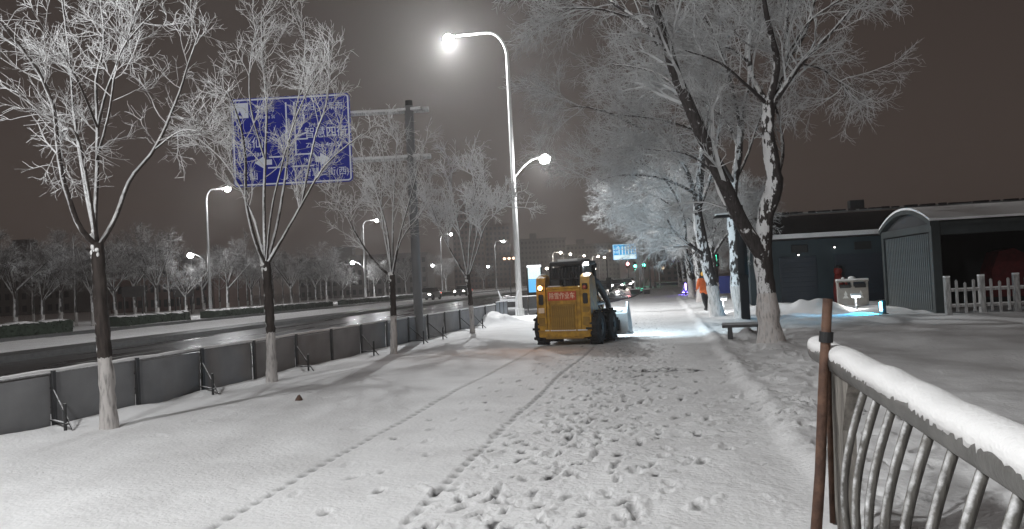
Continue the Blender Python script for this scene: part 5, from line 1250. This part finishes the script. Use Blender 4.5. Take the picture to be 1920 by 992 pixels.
for px0, px1, lab in ((229, 266, 'dark billboard on legs in the park, left one of two'), (325, 358, 'dark billboard on legs in the park, right one nearer the far lamp')):
    a = on_row((px0+px1)/2, -44); d_ = depth_of(a); w_ = (px1-px0)/F*d_*1.05; z0 = at((px0+px1)/2, 557, d_).z; z1_ = at((px0+px1)/2, 537, d_).z
    r_ = empty('billboard', a, .45, lab, 'billboard', 'dark billboards in the park'); bb = MB().box((0, 0, (z0+z1_)/2), (w_, .14, z1_-z0), bev=.02).build('board', M_board, r_); MB().box((0, -.08, (z0+z1_)/2), (w_*.92, .02, (z1_-z0)*.86)).build('face', M_boardf, bb)
    for sx in (-.4, .4): MB().tube([(sx*w_, 0, 0), (sx*w_, 0, z0+.1)], .06, 6).build('leg', M_board, r_)
M_bw = mat('far_concrete', (.17, .15, .14), .8, noise=.2, scale=.2); M_bwr = mat('far_red_brick', (.20, .12, .10), .8, noise=.2, scale=.2); M_win = mat('unlit_window', (.03, .03, .035), .2); M_winl = mat('lit_window', (.8, .6, .4), .4, emis=(1, .75, .5), estr=.8)
winc = {}
def tower(px0, px1, ytop, d_, label, mt, floors, cols, deep=14, lit=0, seed=0):
    a = at(px0, ytop, d_); b = at(px1, ytop, d_); a.z, ztop = 0, a.z; b.z = 0; w_ = (b-a).length; rz_ = math.atan2(b.y-a.y, b.x-a.x); r_ = empty('building', a, rz_, label, 'building')
    MB().box((w_/2, deep/2, ztop/2), (w_, deep, ztop)).build('wall', mt, r_); MB().box((w_/2, deep/2, ztop+.3), (w_+.4, deep+.4, .6)).build('roof_edge', mt, r_); MB().box((w_*.3, deep/2, ztop+1.6), (w_*.15, 3, 2.2)).build('stair_head', mt, r_)
    fh = ztop/floors; cw = w_/cols; key = (round(cw, 2), round(fh, 2)); rr = random.Random(seed)
    o = MB().box((0, 0, 0), (cw*.5, .12, fh*.5)).build('window', M_win); me = o.data; bpy.data.objects.remove(o); ml_ = me.copy(); ml_.materials.clear(); ml_.materials.append(M_winl)
    for f in range(floors):
        for c in range(cols): lk('window', ml_ if rr.random() < lit else me, r_, (cw*(c+.5), -.03, fh*(f+.55)))
tower(846, 905, 392, 215, 'tall reddish apartment block fading in haze, left of the white lamp post', M_bwr, 15, 8, seed=1)
tower(908, 955, 425, 240, 'lower reddish block in haze right beside the tall one', M_bwr, 12, 6, lit=.02, seed=2)
tower(975, 1060, 452, 260, 'broad grey block in the haze right of the white lamp post', M_bw, 9, 12, seed=3, lit=.01)
tower(1062, 1160, 462, 290, 'farther broad grey block behind the distant lamps', M_bw, 8, 14, seed=4, lit=.01)
tower(205, 400, 505, 100, 'wide low building behind the park trees and dark billboards', M_bwr, 3, 16, seed=5)
tower(-60, 130, 480, 125, 'dim building at the far left behind the park trees', M_bw, 5, 12, seed=6)
tower(560, 800, 490, 150, 'long dim building behind the park seen through the third young tree', M_bw, 4, 20, seed=7)
tower(1235, 1330, 478, 170, 'pinkish building closing the far end of the tree-lined path', M_bwr, 5, 8, seed=8, lit=.05)
# warm decorative lamp left of the white post
wq = at(955, 487, 74); wr = empty('decorative_lamp', (wq.x, wq.y, 0), 0, 'small warm lamp cluster on a pole just left of the white lamp post', 'lamp')
MB().tube([(0, 0, 0), (0, 0, wq.z)], .06, 8).build('pole', M_darkpole, wr); MB().box((0, 0, wq.z), (1.3, .1, .12), bev=.03).build('crossarm', M_darkpole, wr)
for i in range(3): MB().ball((-.45+i*.45, -.1, wq.z+.12), .15, 8, (1, .8, .8)).build('lamp_globe', mat('lit_warm_globe', (.9, .7, .5), .4, emis=(1, .62, .42), estr=3) if i == 0 else bpy.data.materials['lit_warm_globe'], wr, True)
# stone in the snow
st = gnd(560, 752); tag(MB().prism([(-.05, 0), (.055, 0), (.03, .05), (.005, .085), (-.02, .05)], 'Y', -.03, .035).build('stone', M_rust, None, True), 'small dark clod lying alone on the smooth snow at the left', 'stone').location = (st.x, st.y, gz(st.x, st.y))

# ------------------------------------------------------------------ snowy night air
hz = MB().box((-20, 330, 8.9), (460, 800, 20.5)).build('haze', mat('haze_surface', (1, 1, 1)), None); hz['kind'] = 'stuff'
m = bpy.data.materials.new('snowy_night_air'); m.use_nodes = True; n = m.node_tree; n.nodes.clear()
o_ = n.nodes.new('ShaderNodeOutputMaterial'); v_ = n.nodes.new('ShaderNodeVolumePrincipled'); v_.inputs['Color'].default_value = (.93, .90, .88, 1); v_.inputs['Density'].default_value = .0017; v_.inputs['Anisotropy'].default_value = .65
n.links.new(v_.outputs[0], o_.inputs['Volume']); hz.data.materials.clear(); hz.data.materials.append(m)
